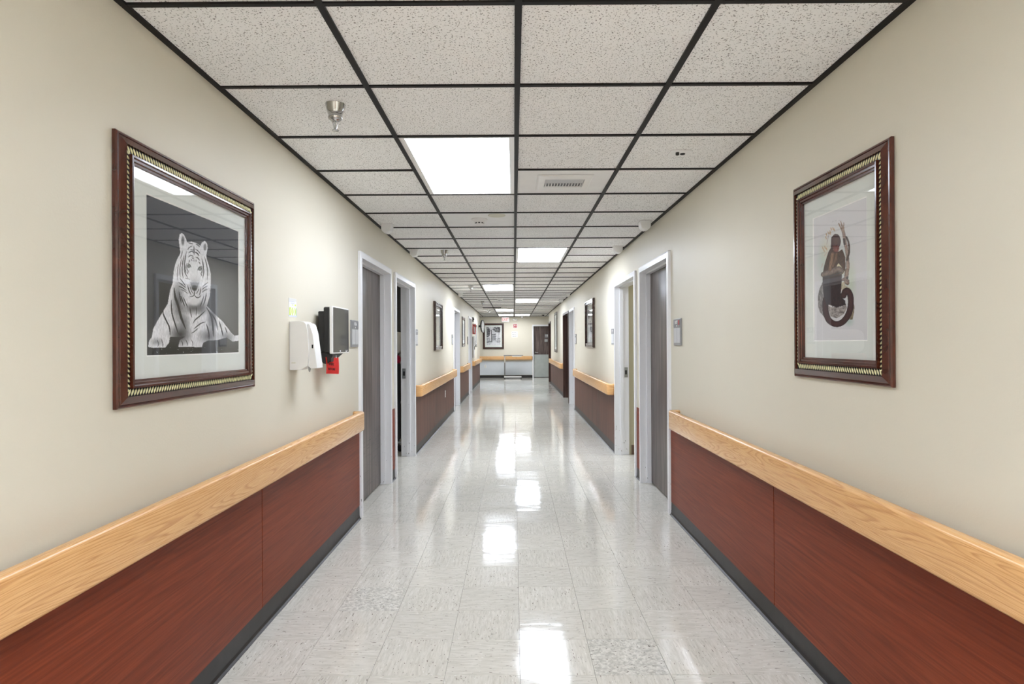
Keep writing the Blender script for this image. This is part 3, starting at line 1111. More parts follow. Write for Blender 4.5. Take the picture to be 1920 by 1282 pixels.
def draw_tiger(A, Z, P):
    px, py = cam_px(P)
    X, Y = ((px - 270) * 5.126).reshape(A.shape), ((py - 420) * 5.126).reshape(A.shape)
    art = Art(X, Y, (0.17, 0.17, 0.18))
    art.put(np.clip((Y - 1130) / 60, 0, 1), (0.05, 0.05, 0.05), 0.8)
    sp = vnoise(X / 9, Y / 9, 3)
    art.put((sp > 0.93) & (Y > 1185), (0.75, 0.75, 0.75), 0.8)
    fur = vnoise(X / 5, Y / 22, 1) * 0.6 + vnoise(X / 2.5, Y / 12, 2) * 0.4
    body = [(40, 1180), (50, 1120), (75, 1085), (88, 1010), (118, 950), (180, 845), (228, 765), (250, 640), (275, 570), (284, 460), (300, 385), (322, 330), (350, 280), (345, 240), (334, 150), (343, 98), (362, 86), (385, 102), (405, 145), (414, 175), (455, 168), (505, 184), (542, 210), (555, 178), (585, 160), (606, 185), (612, 230), (600, 290), (602, 330), (624, 400), (640, 470), (642, 580), (632, 690), (604, 785), (680, 865), (765, 945), (835, 1040), (870, 1072), (918, 1066), (918, 1120), (850, 1128), (795, 1090), (700, 1115), (610, 1120), (570, 1140), (556, 1182), (330, 1178), (344, 1115), (395, 1082), (250, 1085), (240, 1140), (205, 1185), (90, 1190)]
    m = in_poly(X, Y, body)
    art.put(m, (0.90, 0.90, 0.91))
    art.C[m] *= (0.84 + 0.26 * fur[m])[:, None]
    sh = lambda cx, cy, rx, ry, a: art.put(np.clip(1 - np.hypot((X - cx) / rx, (Y - cy) / ry), 0, 1) * m, (0.16, 0.16, 0.17), a)
    sh(330, 760, 70, 250, 0.75)
    sh(350, 1060, 130, 120, 1.0)
    sh(620, 1080, 120, 90, 0.7)
    sh(655, 900, 60, 190, 0.8)
    sh(475, 810, 150, 70, 0.75)
    sh(485, 560, 70, 80, 0.35)
    sh(560, 800, 70, 90, 0.5)
    sh(800, 1090, 90, 70, 0.6)
    sh(120, 1130, 70, 50, 0.45)
    sh(390, 940, 60, 120, 0.6)
    art.ell(485, 745, 48, 34, (0.86, 0.86, 0.86), 0.8, 0.6)
    art.ell(480, 440, 32, 110, (0.86, 0.86, 0.86), 0.5, 0.9)
    K = (0.05, 0.05, 0.05)
    art.ell(373, 160, 15, 42, (0.35, 0.35, 0.35), 0.9, 0.6)
    art.ell(586, 222, 14, 32, (0.4, 0.4, 0.4), 0.9, 0.6)
    for pts, wd in [
        ([(186, 820), (185, 862), (215, 930), (243, 990), (252, 1070)], 13), ([(262, 730), (268, 850), (296, 950), (330, 1055)], 13),
        ([(290, 610), (300, 700), (330, 790), (358, 900), (400, 1005)], 22), ([(590, 832), (540, 880), (495, 918), (470, 955)], 11),
        ([(592, 940), (545, 955), (478, 1008)], 10), ([(600, 960), (622, 1040), (626, 1110)], 12), ([(520, 1000), (480, 1035), (455, 1048)], 8),
        ([(600, 800), (640, 870), (660, 960), (668, 1080)], 16), ([(640, 850), (690, 930), (706, 1020)], 12), ([(720, 930), (745, 1010), (760, 1080)], 12), ([(780, 990), (800, 1050)], 9),
        ([(425, 178), (448, 186), (475, 192)], 9), ([(497, 190), (520, 204), (538, 220)], 9), ([(415, 250), (440, 222), (470, 208)], 8), ([(492, 240), (520, 258), (540, 285)], 8),
        ([(480, 205), (482, 300)], 9), ([(430, 275), (455, 262), (478, 272)], 10), ([(487, 268), (510, 280), (530, 306)], 10), ([(425, 318), (450, 300), (474, 312)], 9), ([(494, 318), (518, 326), (534, 352)], 9),
        ([(458, 335), (462, 358)], 6), ([(480, 338), (481, 362)], 6), ([(500, 342), (500, 362)], 6), ([(440, 345), (430, 372)], 7), ([(526, 360), (540, 385)], 7),
        ([(408, 262), (396, 330), (388, 400), (396, 470), (424, 520)], 10), ([(385, 300), (370, 380), (368, 460), (378, 520)], 9), ([(360, 330), (346, 420), (348, 510)], 7), ([(335, 380), (322, 450), (322, 540)], 6),
        ([(410, 430), (425, 455), (412, 480)], 7), ([(556, 330), (570, 400), (574, 470), (562, 520)], 10), ([(580, 310), (602, 390), (612, 470), (606, 540)], 9), ([(545, 470), (556, 500)], 7), ([(395, 520), (440, 530)], 5),
        ([(345, 520), (375, 560), (402, 600)], 8), ([(334, 560), (370, 585), (402, 615)], 8), ([(332, 596), (370, 612), (408, 640)], 8), ([(350, 630), (385, 640), (420, 668)], 6),
        ([(418, 585), (430, 630), (452, 682)], 8), ([(440, 590), (455, 640), (476, 672)], 6), ([(614, 560), (588, 580), (562, 604)], 8), ([(616, 592), (585, 606), (558, 630)], 8), ([(612, 626), (584, 636), (556, 658)], 7),
        ([(548, 610), (542, 650), (528, 690)], 7), ([(530, 620), (515, 650), (500, 672)], 6), ([(372, 250), (360, 300), (350, 330)], 6),
        ([(352, 690), (372, 740), (392, 790)], 10), ([(375, 700), (402, 760), (420, 800)], 8), ([(335, 640), (345, 700), (360, 760)], 9), ([(600, 660), (590, 720), (570, 780)], 9), ([(575, 690), (560, 740), (540, 790)], 8),
        ([(440, 800), (450, 860), (462, 900)], 7), ([(500, 790), (505, 840), (500, 880)], 6), ([(408, 380), (400, 430), (406, 470)], 6), ([(552, 400), (560, 440), (556, 480)], 6), ([(460, 318), (470, 330), (482, 322)], 7), ([(445, 240), (462, 250), (478, 246)], 7),
        ([(485, 635), (484, 676), (462, 696), (440, 694)], 8), ([(484, 678), (505, 706), (532, 702), (548, 682)], 8),
        ([(125, 1110), (140, 1150), (130, 1180)], 6), ([(165, 1100), (180, 1150), (178, 1180)], 6), ([(360, 1120), (372, 1150), (365, 1172)], 6), ([(400, 1110), (418, 1150), (412, 1172)], 6), ([(455, 1110), (470, 1150), (466, 1172)], 5)]:
        art.line(pts, wd, K, 0.9)
    for cx, cy in ((430, 402), (538, 430)):
        art.ell(cx, cy, 17, 17, K, 0.85, 0.5)
        art.ell(cx, cy, 11, 10, (0.55, 0.55, 0.55), 1, 0.4)
        art.ell(cx, cy, 5, 5, K, 1, 0.4)
        s_ = -1 if cx < 480 else 1
        art.line([(cx + s_ * 20, cy - 20), (cx, cy - 22), (cx - s_ * 20, cy + 4), (cx - s_ * 22, cy + 18)], 6, K, 0.85)
        art.line([(cx + s_ * 22, cy + 4), (cx + s_ * 16, cy + 30), (cx + s_ * 8, cy + 48)], 6, K, 0.7)
    art.poly([(446, 560), (530, 562), (512, 622), (494, 642), (476, 640), (456, 612)], (0.46, 0.46, 0.46), 0.8)
    art.ell(485, 615, 24, 26, (0.18, 0.18, 0.18), 0.9, 0.6)
    for pts in ([(410, 640), (350, 690)], [(400, 660), (370, 700)], [(400, 625), (330, 650)], [(560, 660), (640, 690)], [(560, 640), (655, 660)]):
        art.line(pts, 3, (0.92, 0.92, 0.92), 0.7)
    return art.C


def draw_monkey(A, Z, P):
    px, py = cam_px(P)
    X, Y = ((px - 1510) * 5.13).reshape(A.shape), ((py - 390) * 5.13).reshape(A.shape)
    art = Art(X, Y, (0.84, 0.835, 0.84))
    for cx, cy, rx, ry, col in ((300, 560, 200, 460, (0.76, 0.80, 0.77)), (170, 500, 70, 240, (0.74, 0.80, 0.76)), (440, 720, 60, 260, (0.78, 0.82, 0.74)), (420, 1090, 60, 60, (0.68, 0.76, 0.72)), (200, 400, 70, 150, (0.82, 0.80, 0.72))):
        art.put(np.clip(1 - np.hypot((X - cx) / rx, (Y - cy) / ry), 0, 1), col, 0.9)
    n = vnoise(X / 8, Y / 20, 4) * 0.5 + vnoise(X / 3, Y / 8, 5) * 0.5
    n2 = vnoise(X / 26, Y / 6, 6)

    def tex(mask, col, amp=0.5):
        art.put(mask, col)
        art.C[mask] *= (1 - amp / 2 + amp * n[mask])[:, None]
    tex(in_poly(X, Y, [(120, 850), (135, 780), (165, 712), (190, 760), (195, 900), (182, 1050), (140, 1000), (125, 950)]), (0.50, 0.48, 0.47), 0.9)
    tex(in_poly(X, Y, [(215, 940), (260, 955), (340, 950), (390, 920), (400, 960), (370, 1020), (300, 1060), (240, 1040)]), (0.62, 0.59, 0.57), 0.5)
    art.put(in_poly(X, Y, [(215, 940), (260, 955), (340, 950), (390, 920), (400, 960), (370, 1020), (300, 1060), (240, 1040)]) & (n2 > 0.72), (0.35, 0.32, 0.32), 0.7)
    tex(in_poly(X, Y, [(455, 890), (472, 940), (470, 1000), (455, 1070), (425, 1075), (440, 1000)]), (0.50, 0.45, 0.36), 0.7)
    tex(in_poly(X, Y, [(345, 720), (385, 700), (380, 740), (430, 770), (400, 820), (350, 800)]), (0.74, 0.70, 0.60), 0.4)

    def tstroke(pts, wd, col, amp=0.5, taper=False):
        d, t = stroke_d(X, Y, pts)
        ww = wd / 2 * (np.clip(1.2 - np.abs(2 * t - 1) ** 3, 0.3, 1) if taper else 1)
        mk = d < ww
        art.put(mk, col)
        art.C[mk] *= ((1 - amp / 2 + amp * n[mk]) * (1.1 - 0.35 * (d[mk] / (wd / 2)) ** 2))[:, None]
    # branch
    tstroke([(322, 150), (345, 200), (365, 250)], 12, (0.62, 0.52, 0.44))
    tstroke([(340, 128), (358, 190), (372, 260), (384, 330), (402, 440), (410, 560), (402, 640), (398, 700)], 30, (0.58, 0.50, 0.46), 0.5, True)
    tstroke([(370, 145), (368, 230)], 10, (0.60, 0.52, 0.45))
    tstroke([(400, 600), (392, 700), (405, 720)], 40, (0.55, 0.47, 0.42))
    tstroke([(358, 690), (385, 680), (410, 700)], 26, (0.50, 0.42, 0.38))
    art.ell(402, 672, 9, 14, (0.2, 0.15, 0.14), 0.9)
    # tail
    tstroke([(196, 880), (194, 980), (225, 1075), (290, 1115), (360, 1095), (415, 1020), (437, 930), (434, 850), (412, 800), (385, 800), (368, 840)], 58, (0.26, 0.15, 0.14), 0.35)
    # body
    art.poly([(318, 530), (345, 560), (378, 612), (360, 640), (330, 600), (300, 560)], (0.82, 0.79, 0.66))
    bd = (0.30, 0.215, 0.18)
    tex(in_poly(X, Y, [(250, 375), (222, 420), (200, 490), (180, 560), (166, 640), (170, 740), (185, 880), (225, 930), (262, 940), (250, 880), (345, 800), (352, 640), (345, 590), (300, 560), (318, 530), (345, 560), (378, 612), (388, 560), (384, 470), (355, 395), (325, 415), (290, 425)]), bd, 0.6)
    tex(in_poly(X, Y, [(236, 660), (350, 640), (350, 700), (336, 780), (350, 860), (384, 890), (386, 930), (300, 958), (240, 925), (225, 800)]), (0.20, 0.135, 0.13), 0.6)
    tex(in_poly(X, Y, [(168, 630), (235, 655), (238, 920), (205, 940), (178, 850), (165, 720)]), (0.25, 0.22, 0.23), 0.4)
    tstroke([(175, 640), (250, 612), (320, 585), (345, 610)], 52, (0.46, 0.40, 0.37), 0.5)
    art.line([(172, 662), (250, 650), (345, 618)], 10, (0.25, 0.25, 0.28), 0.8, False)
    tstroke([(262, 440), (248, 520), (236, 590)], 34, (0.50, 0.38, 0.30), 0.5)
    tstroke([(300, 430), (290, 500), (262, 560)], 26, (0.42, 0.31, 0.25), 0.5)
    # arm round the branch
    tstroke([(400, 500), (422, 420), (415, 330), (395, 280)], 18, (0.26, 0.20, 0.18), 0.4)
    tstroke([(372, 300), (378, 345)], 22, (0.24, 0.18, 0.17), 0.4)
    # head and face
    tstroke([(266, 290), (262, 380)], 34, (0.24, 0.14, 0.13), 0.5)
    tex(np.hypot((X - 295) / 46, (Y - 320) / 72) < 1, (0.27, 0.16, 0.145), 0.5)
    art.ell(295, 310, 30, 32, (0.36, 0.26, 0.22), 0.8, 0.6)
    art.ell(295, 385, 30, 42, (0.46, 0.24, 0.20), 0.9, 0.4)
    art.line([(272, 350), (292, 358), (318, 350)], 9, (0.12, 0.07, 0.07), 0.9)
    art.ell(297, 400, 8, 14, (0.62, 0.36, 0.32), 0.8, 0.6)
    art.line([(278, 424), (298, 430), (314, 420)], 4, (0.15, 0.08, 0.08), 0.9)
    # feet, leaves
    for q in range(5):
        art.line([(270 + q * 16, 925), (262 + q * 18, 952)], 9, (0.16, 0.1, 0.1), 0.9)
        art.line([(352 + q * 7, 905), (356 + q * 8, 935)], 6, (0.16, 0.1, 0.1), 0.9)
    for pts in ([(205, 350), (220, 280), (235, 235)],):
        art.line(pts, 3, (0.40, 0.26, 0.24), 0.9)
    for cx, cy in ((250, 200), (268, 198), (205, 255), (222, 238), (240, 228), (170, 385), (190, 378), (205, 392), (180, 405), (200, 285), (240, 245), (280, 208)):
        art.line([(cx - 6, cy - 14), (cx + 4, cy + 16)], 9, (0.72, 0.58, 0.42), 0.85)
    for cx, cy in ((165, 540), (190, 450), (160, 560), (205, 430)):
        art.line([(cx - 8, cy + 10), (cx + 8, cy - 10)], 6, (0.74, 0.55, 0.50), 0.5)
    return art.C


def draw_garden(seed):
    def f(A, Z, P):
        u = (A - A.min()) / (A.max() - A.min())
        v = 1 - (Z - Z.min()) / (Z.max() - Z.min())
        X, Y = u * 100, v * 140
        art = Art(X, Y, (0.82, 0.82, 0.83))
        n = vnoise(X / 4, Y / 5, seed) * 0.5 + vnoise(X / 1.8, Y / 2.2, seed + 1) * 0.5
        art.C *= (0.72 + 0.45 * n)[..., None]
        K = (0.16, 0.16, 0.17)
        art.put(((n > 0.42) & (np.hypot((X - 90) / 42, (Y - 18) / 26) < 1)), K, 0.85)
        art.put(((n > 0.35) & (np.hypot((X - 6) / 22, (Y - 40) / 40) < 1)), K, 0.8)
        art.put(((n > 0.5) & (Y > 85) & (Y < 118)), (0.34, 0.34, 0.35), 0.7)
        art.poly([(24, 140), (50, 104), (62, 104), (90, 140)], (0.88, 0.88, 0.88), 0.7)
        art.line([(30, 30), (32, 110)], 4, (0.95, 0.95, 0.95), 1, False)
        art.line([(36, 28), (37, 112)], 4, K, 0.9, False)
        art.line([(42, 60), (64, 58)], 5, K, 0.9, False)
        art.line([(42, 78), (66, 76)], 5, K, 0.9, False)
        art.poly([(40, 62), (66, 60), (64, 100), (42, 102)], (0.55, 0.55, 0.56), 0.6)
        art.line([(76, 40), (74, 110)], 6, (0.93, 0.93, 0.93), 0.9)
        art.line([(22, 34), (50, 20), (80, 36)], 3, K, 0.7)
        art.line([(0, 122), (36, 108)], 5, K, 0.8)
        return art.C
    return f


def draw_pale(seed):
    def f(A, Z, P):
        u = (A - A.min()) / (A.max() - A.min())
        v = 1 - (Z - Z.min()) / (Z.max() - Z.min())
        X, Y = u * 100, v * 100
        art = Art(X, Y, (0.80, 0.81, 0.79))
        n = vnoise(X / 9, Y / 9, seed)
        art.put((Y > 60) & (n > 0.4), (0.66, 0.68, 0.64), 0.5)
        art.put((Y > 40) & (Y < 62) & (n > 0.62), (0.60, 0.60, 0.58), 0.4)
        return art.C
    return f


# ------------------------------------------------------------------ picture frames
def rope(W, a0, a1, z0, z1, p, parent):
    """twisted gilt rope: slanted beads laid side by side on a dark strip"""
    bm = bmesh.new()
    pitch, ln, rad = 0.0150, 0.0118, 0.0042
    N = 6

    def bead(c, ax, up, slant):
        d = (ax * math.cos(slant) + up * math.sin(slant)).normalized()
        out = (W(0, 0, 1) - W(0, 0, 0))
        s = d.cross(out).normalized()
        rings = []
        for t, rr in ((-1, 0.25), (-0.55, 0.85), (0, 1.0), (0.55, 0.85), (1, 0.25)):
            rings.append([bm.verts.new(c + d * (ln * t) + (s * math.cos(2 * math.pi * k / N) + out * 0.55 * math.sin(2 * math.pi * k / N)) * rad * rr) for k in range(N)])
        for A, B in zip(rings, rings[1:]):
            for k in range(N):
                f = bm.faces.new((A[k], A[(k + 1) % N], B[(k + 1) % N], B[k]))
                f.smooth = True
        bm.faces.new(rings[0])
        bm.faces.new(rings[-1][::-1])
    vz = W(0, 1, 0) - W(0, 0, 0)
    va = W(1, 0, 0) - W(0, 0, 0)
    for (c0, c1, ax, up) in ((W(a0, z1, p), W(a1, z1, p), va, -vz), (W(a0, z0, p), W(a1, z0, p), va, vz), (W(a0, z0, p), W(a0, z1, p), vz, va), (W(a1, z0, p), W(a1, z1, p), vz, -va)):
        L = (c1 - c0).length
        n = int(L / pitch)
        for i in range(n):
            bead(c0 + (c1 - c0) * ((i + 0.5) / n), ax, up, math.radians(62 if ax == va else -62))
    return from_bm('rope_moulding', bm, M['gold'], parent)


def picture(W, a0, a1, z0, z1, label, cat='picture', wood='mahog', fancy=True, win=None, draw=None, res=(40, 60), fw=0.085, thick=0.03, mat=True, ior=1.6, glazed=True):
    root = empty('framed_picture', W((a0 + a1) / 2, (z0 + z1) / 2, 0))
    s = fw / 0.085
    t = thick / 0.03
    if fancy:
        prof = [(0, 0.002), (0, 0.012), (0.004, 0.016), (0.009, 0.0165), (0.010, 0.0145), (0.014, 0.018), (0.034, 0.026), (0.0345, 0.016), (0.059, 0.016), (0.0595, 0.027), (0.066, 0.0275), (0.069, 0.022), (0.076, 0.0215), (0.079, 0.017), (0.085, 0.0165), (0.085, 0.002)]
    else:
        prof = [(0, 0.002), (0, 0.018), (0.012, 0.030), (0.024, 0.030), (0.032, 0.022), (0.05, 0.02), (0.056, 0.026), (0.068, 0.026), (0.074, 0.014), (0.085, 0.013), (0.085, 0.002)]
    prof = [(u * s, p * t) for u, p in prof]
    frame_sweep(W, prof, a0, a1, z0, z1, 'picture_frame', M[wood], root)
    if fancy:
        sp = [(0.035, 0.0155), (0.035, 0.0168), (0.0588, 0.0168), (0.0588, 0.0155)]
        frame_sweep(W, [(u * s, p * t) for u, p in sp], a0, a1, z0, z1, 'dark_inlay', M['black'], root)
        q = 0.0468 * s
        rope(W, a0 + q, a1 - q, z0 + q, z1 - q, 0.0182 * t, root)
    else:
        sp = [(0.0325, 0.0225), (0.036, 0.0245), (0.047, 0.0245), (0.0495, 0.021)]
        frame_sweep(W, [(u * s, p * t) for u, p in sp], a0, a1, z0, z1, 'inner_fillet', M['mahog'], root)
    i0, i1, j0, j1 = a0 + fw, a1 - fw, z0 + fw, z1 - fw
    if win is None:
        mw = 0.07
        win = (i0 + mw, i1 - mw, j0 + mw, j1 - mw)
    wa0, wa1, wz0, wz1 = win
    # mat board: flat ring with a bevelled window
    bm = bmesh.new()
    P1, P2, P3 = 0.0075, 0.0075, 0.0055
    rings = []
    for (b0, b1, c0, c1, p) in ((i0 - 0.003, i1 + 0.003, j0 - 0.003, j1 + 0.003, P1), (wa0, wa1, wz0, wz1, P2)):
        rings.append([bm.verts.new(W(a, z, p)) for a, z in ((b0, c0), (b1, c0), (b1, c1), (b0, c1))])
    for i in range(4):
        bm.faces.new((rings[0][i], rings[0][(i + 1) % 4], rings[1][(i + 1) % 4], rings[1][i]))
    from_bm('mat_board', bm, M['mat'], root, fix=False)
    frame_sweep(W, [(-0.0005, 0.0052), (-0.0005, 0.0078), (0.0005, 0.0078), (0.0035, 0.0056), (0.0035, 0.0052)], wa0, wa1, wz0, wz1, 'window_bevel', M['matedge'], root)
    print_mesh(W, wa0, wa1, wz0, wz1, 0.0055, res[0], res[1], draw or draw_pale(3), 'print', root)
    tag(root, label, cat)
    if not glazed:
        return root
    bm = bmesh.new()
    gf = bm.faces.new([bm.verts.new(W(a, z, 0.0115)) for a, z in ((i0 - 0.002, j0 - 0.002), (i1 + 0.002, j0 - 0.002), (i1 + 0.002, j1 + 0.002), (i0 - 0.002, j1 + 0.002))])
    gf.normal_update()
    if gf.normal.dot(W(0, 0, 1) - W(0, 0, 0)) < 0:
        gf.normal_flip()
    from_bm('glass', bm, M['pane'], root, fix=False)
    return tag(root, label, cat)


picture(WL, 1.846, 2.832, 1.152, 1.993, 'large mahogany frame with rope edging holding a black and white tiger photograph', win=(2.009, 2.688, 1.308, 1.839), draw=draw_tiger, res=(260, 330))
picture(WR, 1.997, 2.69, 1.196, 2.006, 'large mahogany frame with rope edging holding a colour print of a seated monkey', win=(2.145, 2.53, 1.347, 1.848), draw=draw_monkey, res=(190, 300), ior=1.5)
picture(WL, 9.256, 10.14, 1.241, 1.985, 'dark framed picture above the wainscot outlet, its glass reflecting the hall', fancy=False, wood='mahogd', draw=draw_pale(11), fw=0.08, thick=0.04)
picture(WR, 9.387, 10.40, 1.272, 2.03, 'dark framed black and white drawing on the right wall beyond the open door', fancy=False, wood='mahogd', draw=draw_garden(21), fw=0.08, res=(60, 80), thick=0.04)
picture(WL, 14.29, 15.06, 1.27, 1.973, 'dark framed picture above the short handrail between the two far left doors', fancy=False, wood='mahogd', draw=draw_pale(12), glazed=False, fw=0.08, thick=0.02)
picture(WL, 19.08, 19.83, 1.246, 1.93, 'dark framed picture beside the red extinguisher sign near the clock', fancy=False, wood='mahogd', draw=draw_pale(13), glazed=False, fw=0.07, thick=0.02)
picture(WR, 17.53, 18.53, 1.08, 2.237, 'tall narrow-looking dark framed picture on the far right wall', fancy=False, wood='mahogd', draw=draw_pale(14), glazed=False, fw=0.08, thick=0.02)
picture(WE, -1.217, -0.402, 1.127, 2.125, 'dark framed garden drawing on the end wall beneath the exit sign', fancy=False, wood='mahogd', draw=draw_garden(31), res=(90, 120), fw=0.075, thick=0.04, win=(-1.085, -0.535, 1.275, 1.99))


# ------------------------------------------------------------------ room number signs
def room_sign(W, a, label, number, dark=False, red=False):
    root = empty('room_sign', W(a + 0.1, 1.42, 0))
    wd, z0, z1 = 0.2, 1.322, 1.523
    fbox(W, a, a + wd, z0, z1, 0, 0.011, 'back_plate', M['bplastic' if dark else 'sign'], root, bev=0.003)
    fbox(W, a + 0.008, a + wd - 0.008, z1 - 0.064, z1 - 0.008, 0.011, 0.0135, 'number_band', M['bplastic' if dark else 'signd'], root)
    for q in (0, 1):
        b = a + 0.016 + q * 0.088
        fbox(W, b, b + 0.08, z0 + 0.02, z1 - 0.07, 0.011, 0.0132, 'name_insert', M['signd' if dark else 'slot'], root, bev=0.001, seg=1)
    text(W, number, a + wd / 2 + (0.0 if not red else (0.02 if W is WL else 0.02)), z1 - 0.029, 0.0137, 0.036, 'number', M['white'], root, sx=1.5)
    lathe([(0.006, 0), (0.006, 0.0012), (0, 0.0012)], 'dot', M['white'], root, seg=10, at=W(a + wd / 2, z1 - 0.054, 0.0135), R=W.rot())
    if red:
        b = a + 0.03
        fbox(W, b, b + 0.03, z1 - 0.048, z1 - 0.014, 0.0135, 0.015, 'red_tab', M['red'], root)
    tag(root, label, 'sign', 'grey room number signs beside the doors')


room_sign(WL, 4.537, 'grey room number sign between the wall touchscreen and the scuffed door', '106')
room_sign(WL, 7.455 + 0.02, 'grey room number sign beside the open left doorway', '104')
room_sign(WL, 11.93, 'grey room number sign between the left wall mirror-like picture and third left door', '102')
room_sign(WL, 15.98, 'dark room number sign beside the last left door', '100', dark=True)
room_sign(WR, 4.53, 'grey room number sign with a red tab beside the first right door', '107', red=True)
room_sign(WR, 7.55, 'grey room number sign beside the open white doorway on the right wall', '105')
room_sign(WR, 12.15, 'grey room number sign beside the third right door', '103')


# ------------------------------------------------------------------ things on the left wall
def dispenser():
    root = empty('soap_dispenser', WL(3.37, 1.34, 0))
    a0, a1 = 3.305, 3.43
    prof = [(0, 1.207), (0.056, 1.207), (0.098, 1.228), (0.104, 1.30), (0.100, 1.42), (0.092, 1.452), (0.078, 1.466), (0.055, 1.470), (0, 1.470)]
    prism([WL(a0, z, p) for p, z in prof], [WL(a1, z, p) for p, z in prof], 'dispenser_body', M['wplastic'], root, bev=0.004)
    pc = [(0.098, 1.228), (0.112, 1.214), (0.146, 1.216), (0.122, 1.40), (0.108, 1.45), (0.095, 1.46), (0.099, 1.42)]
    prism([WL(a0 + 0.012, z, p) for p, z in pc], [WL(a1 - 0.012, z, p) for p, z in pc], 'front_cover', M['wplastic'], root, bev=0.003)
    fbox(WL, a0 + 0.0105, a0 + 0.0125, 1.323, 1.343, 0.117, 0.125, 'sensor_window', M['screen'], root)
    lathe([(0.007, 0), (0.006, -0.018), (0.003, -0.026), (0, -0.027)], 'nozzle', M['steel'], root, seg=12, at=WL(a0 + 0.05, 1.222, 0.092))
    fbox(WL, a0 - 0.0006, a0 + 0.001, 1.243, 1.249, 0.012, 0.034, 'embossed_mark', M['yellow'], root)
    tag(root, 'white wall soap dispenser with rounded top below the lime green card', 'dispenser')


dispenser()


def draw_handcard(A, Z, P):
    u = (A - A.min()) / (A.max() - A.min())
    v = 1 - (Z - Z.min()) / (Z.max() - Z.min())
    X, Y = u * 100, v * 100
    art = Art(X, Y, (0.90, 0.91, 0.93))
    art.put(Y < 14, (0.84, 0.84, 0.83))
    art.put((Y > 16) & (Y < 18) & (X < 80), (0.45, 0.45, 0.5), 0.6)
    art.put((Y > 24) & (Y < 28) & (X < 75) & (X > 25), (0.75, 0.76, 0.84), 0.9)
    art.put((Y > 50) & (Y < 92) & (X > 6) & (X < 92), (0.78, 0.87, 0.22))
    for cx in (28, 55, 78):
        art.line([(cx, 58), (cx - 2, 76), (cx + 6, 92)], 13, (0.95, 0.96, 0.93), 1, False)
        art.line([(cx, 62), (cx + 9, 52)], 6, (0.95, 0.96, 0.93), 1, False)
    art.ell(84, 35, 10, 5, (0.83, 0.9, 0.3))
    art.ell(48, 35, 8, 4, (0.80, 0.88, 0.5))
    art.put((X > 93) & (Y > 50), (0.60, 0.78, 0.68))
    art.put((Y > 93), (0.80, 0.82, 0.90))
    return art.C


root = empty('notice_card', WL(3.36, 1.545, 0))
fbox(WL, 3.298, 3.414, 1.494, 1.594, 0, 0.0015, 'card', M['matedge'], root)
print_mesh(WL, 3.299, 3.413, 1.495, 1.593, 0.0019, 60, 60, draw_handcard, 'print', root)
tag(root, 'small lime green and white hand hygiene card above the soap dispenser', 'notice')


def kiosk():
    root = empty('wall_touchscreen', WL(3.88, 1.43, 0))
    a0, a1, z0, z1 = 3.70, 4.058, 1.287, 1.575
    fbox(WL, 3.80, 3.96, 1.33, 1.53, 0, 0.02, 'wall_plate', M['bplastic'], root, bev=0.003)
    fbox(WL, 3.73, 4.0, 1.30, 1.545, 0.02, 0.06, 'mount_box', M['bplastic'], root, bev=0.006)
    fbox(WL, a0 + 0.006, a1 - 0.006, z0 + 0.006, z1 - 0.006, 0.06, 0.098, 'rear_housing', M['bplastic'], root, bev=0.008)
    fbox(WL, a0, a1, z0, z1, 0.098, 0.118, 'white_bezel', M['wplastic'], root, bev=0.004)
    fbox(WL, a0 + 0.008, a1 - 0.008, z0 + 0.008, z1 - 0.008, 0.118, 0.1195, 'screen', M['screen'], root)
    fbox(WL, 3.845, 3.862, z0 + 0.012, z0 + 0.018, 0.1195, 0.1202, 'power_light', M['led'], root)
    # small pale wordmark swoosh low on the glass
    c = [(3.965, 1.312), (3.972, 1.304), (3.985, 1.300), (4.0, 1.303), (4.012, 1.309), (4.010, 1.300), (3.99, 1.294), (3.972, 1.297)]
    prism([WL(a, z, 0.1195) for a, z in c], [WL(a, z, 0.1201) for a, z in c], 'pale_mark', M['slot'], root)
    wd = [(0.03, 1.30), (0.105, 1.288), (0.105, 1.272), (0.075, 1.225), (0.05, 1.228), (0.03, 1.25)]
    prism([WL(3.735, z, p) for p, z in wd], [WL(3.80, z, p) for p, z in wd], 'cable_cover', M['bplastic'], root, bev=0.003)
    tri = [(3.74, 1.288), (4.02, 1.288), (3.80, 1.238), (3.74, 1.238)]
    prism([WL(a, z, 0.06) for a, z in tri], [WL(a, z, 0.095) for a, z in tri], 'lower_bracket', M['bplastic'], root, bev=0.002)
    tag(root, 'black and white wall mounted touchscreen with a red card hanging under it', 'touchscreen')


kiosk()


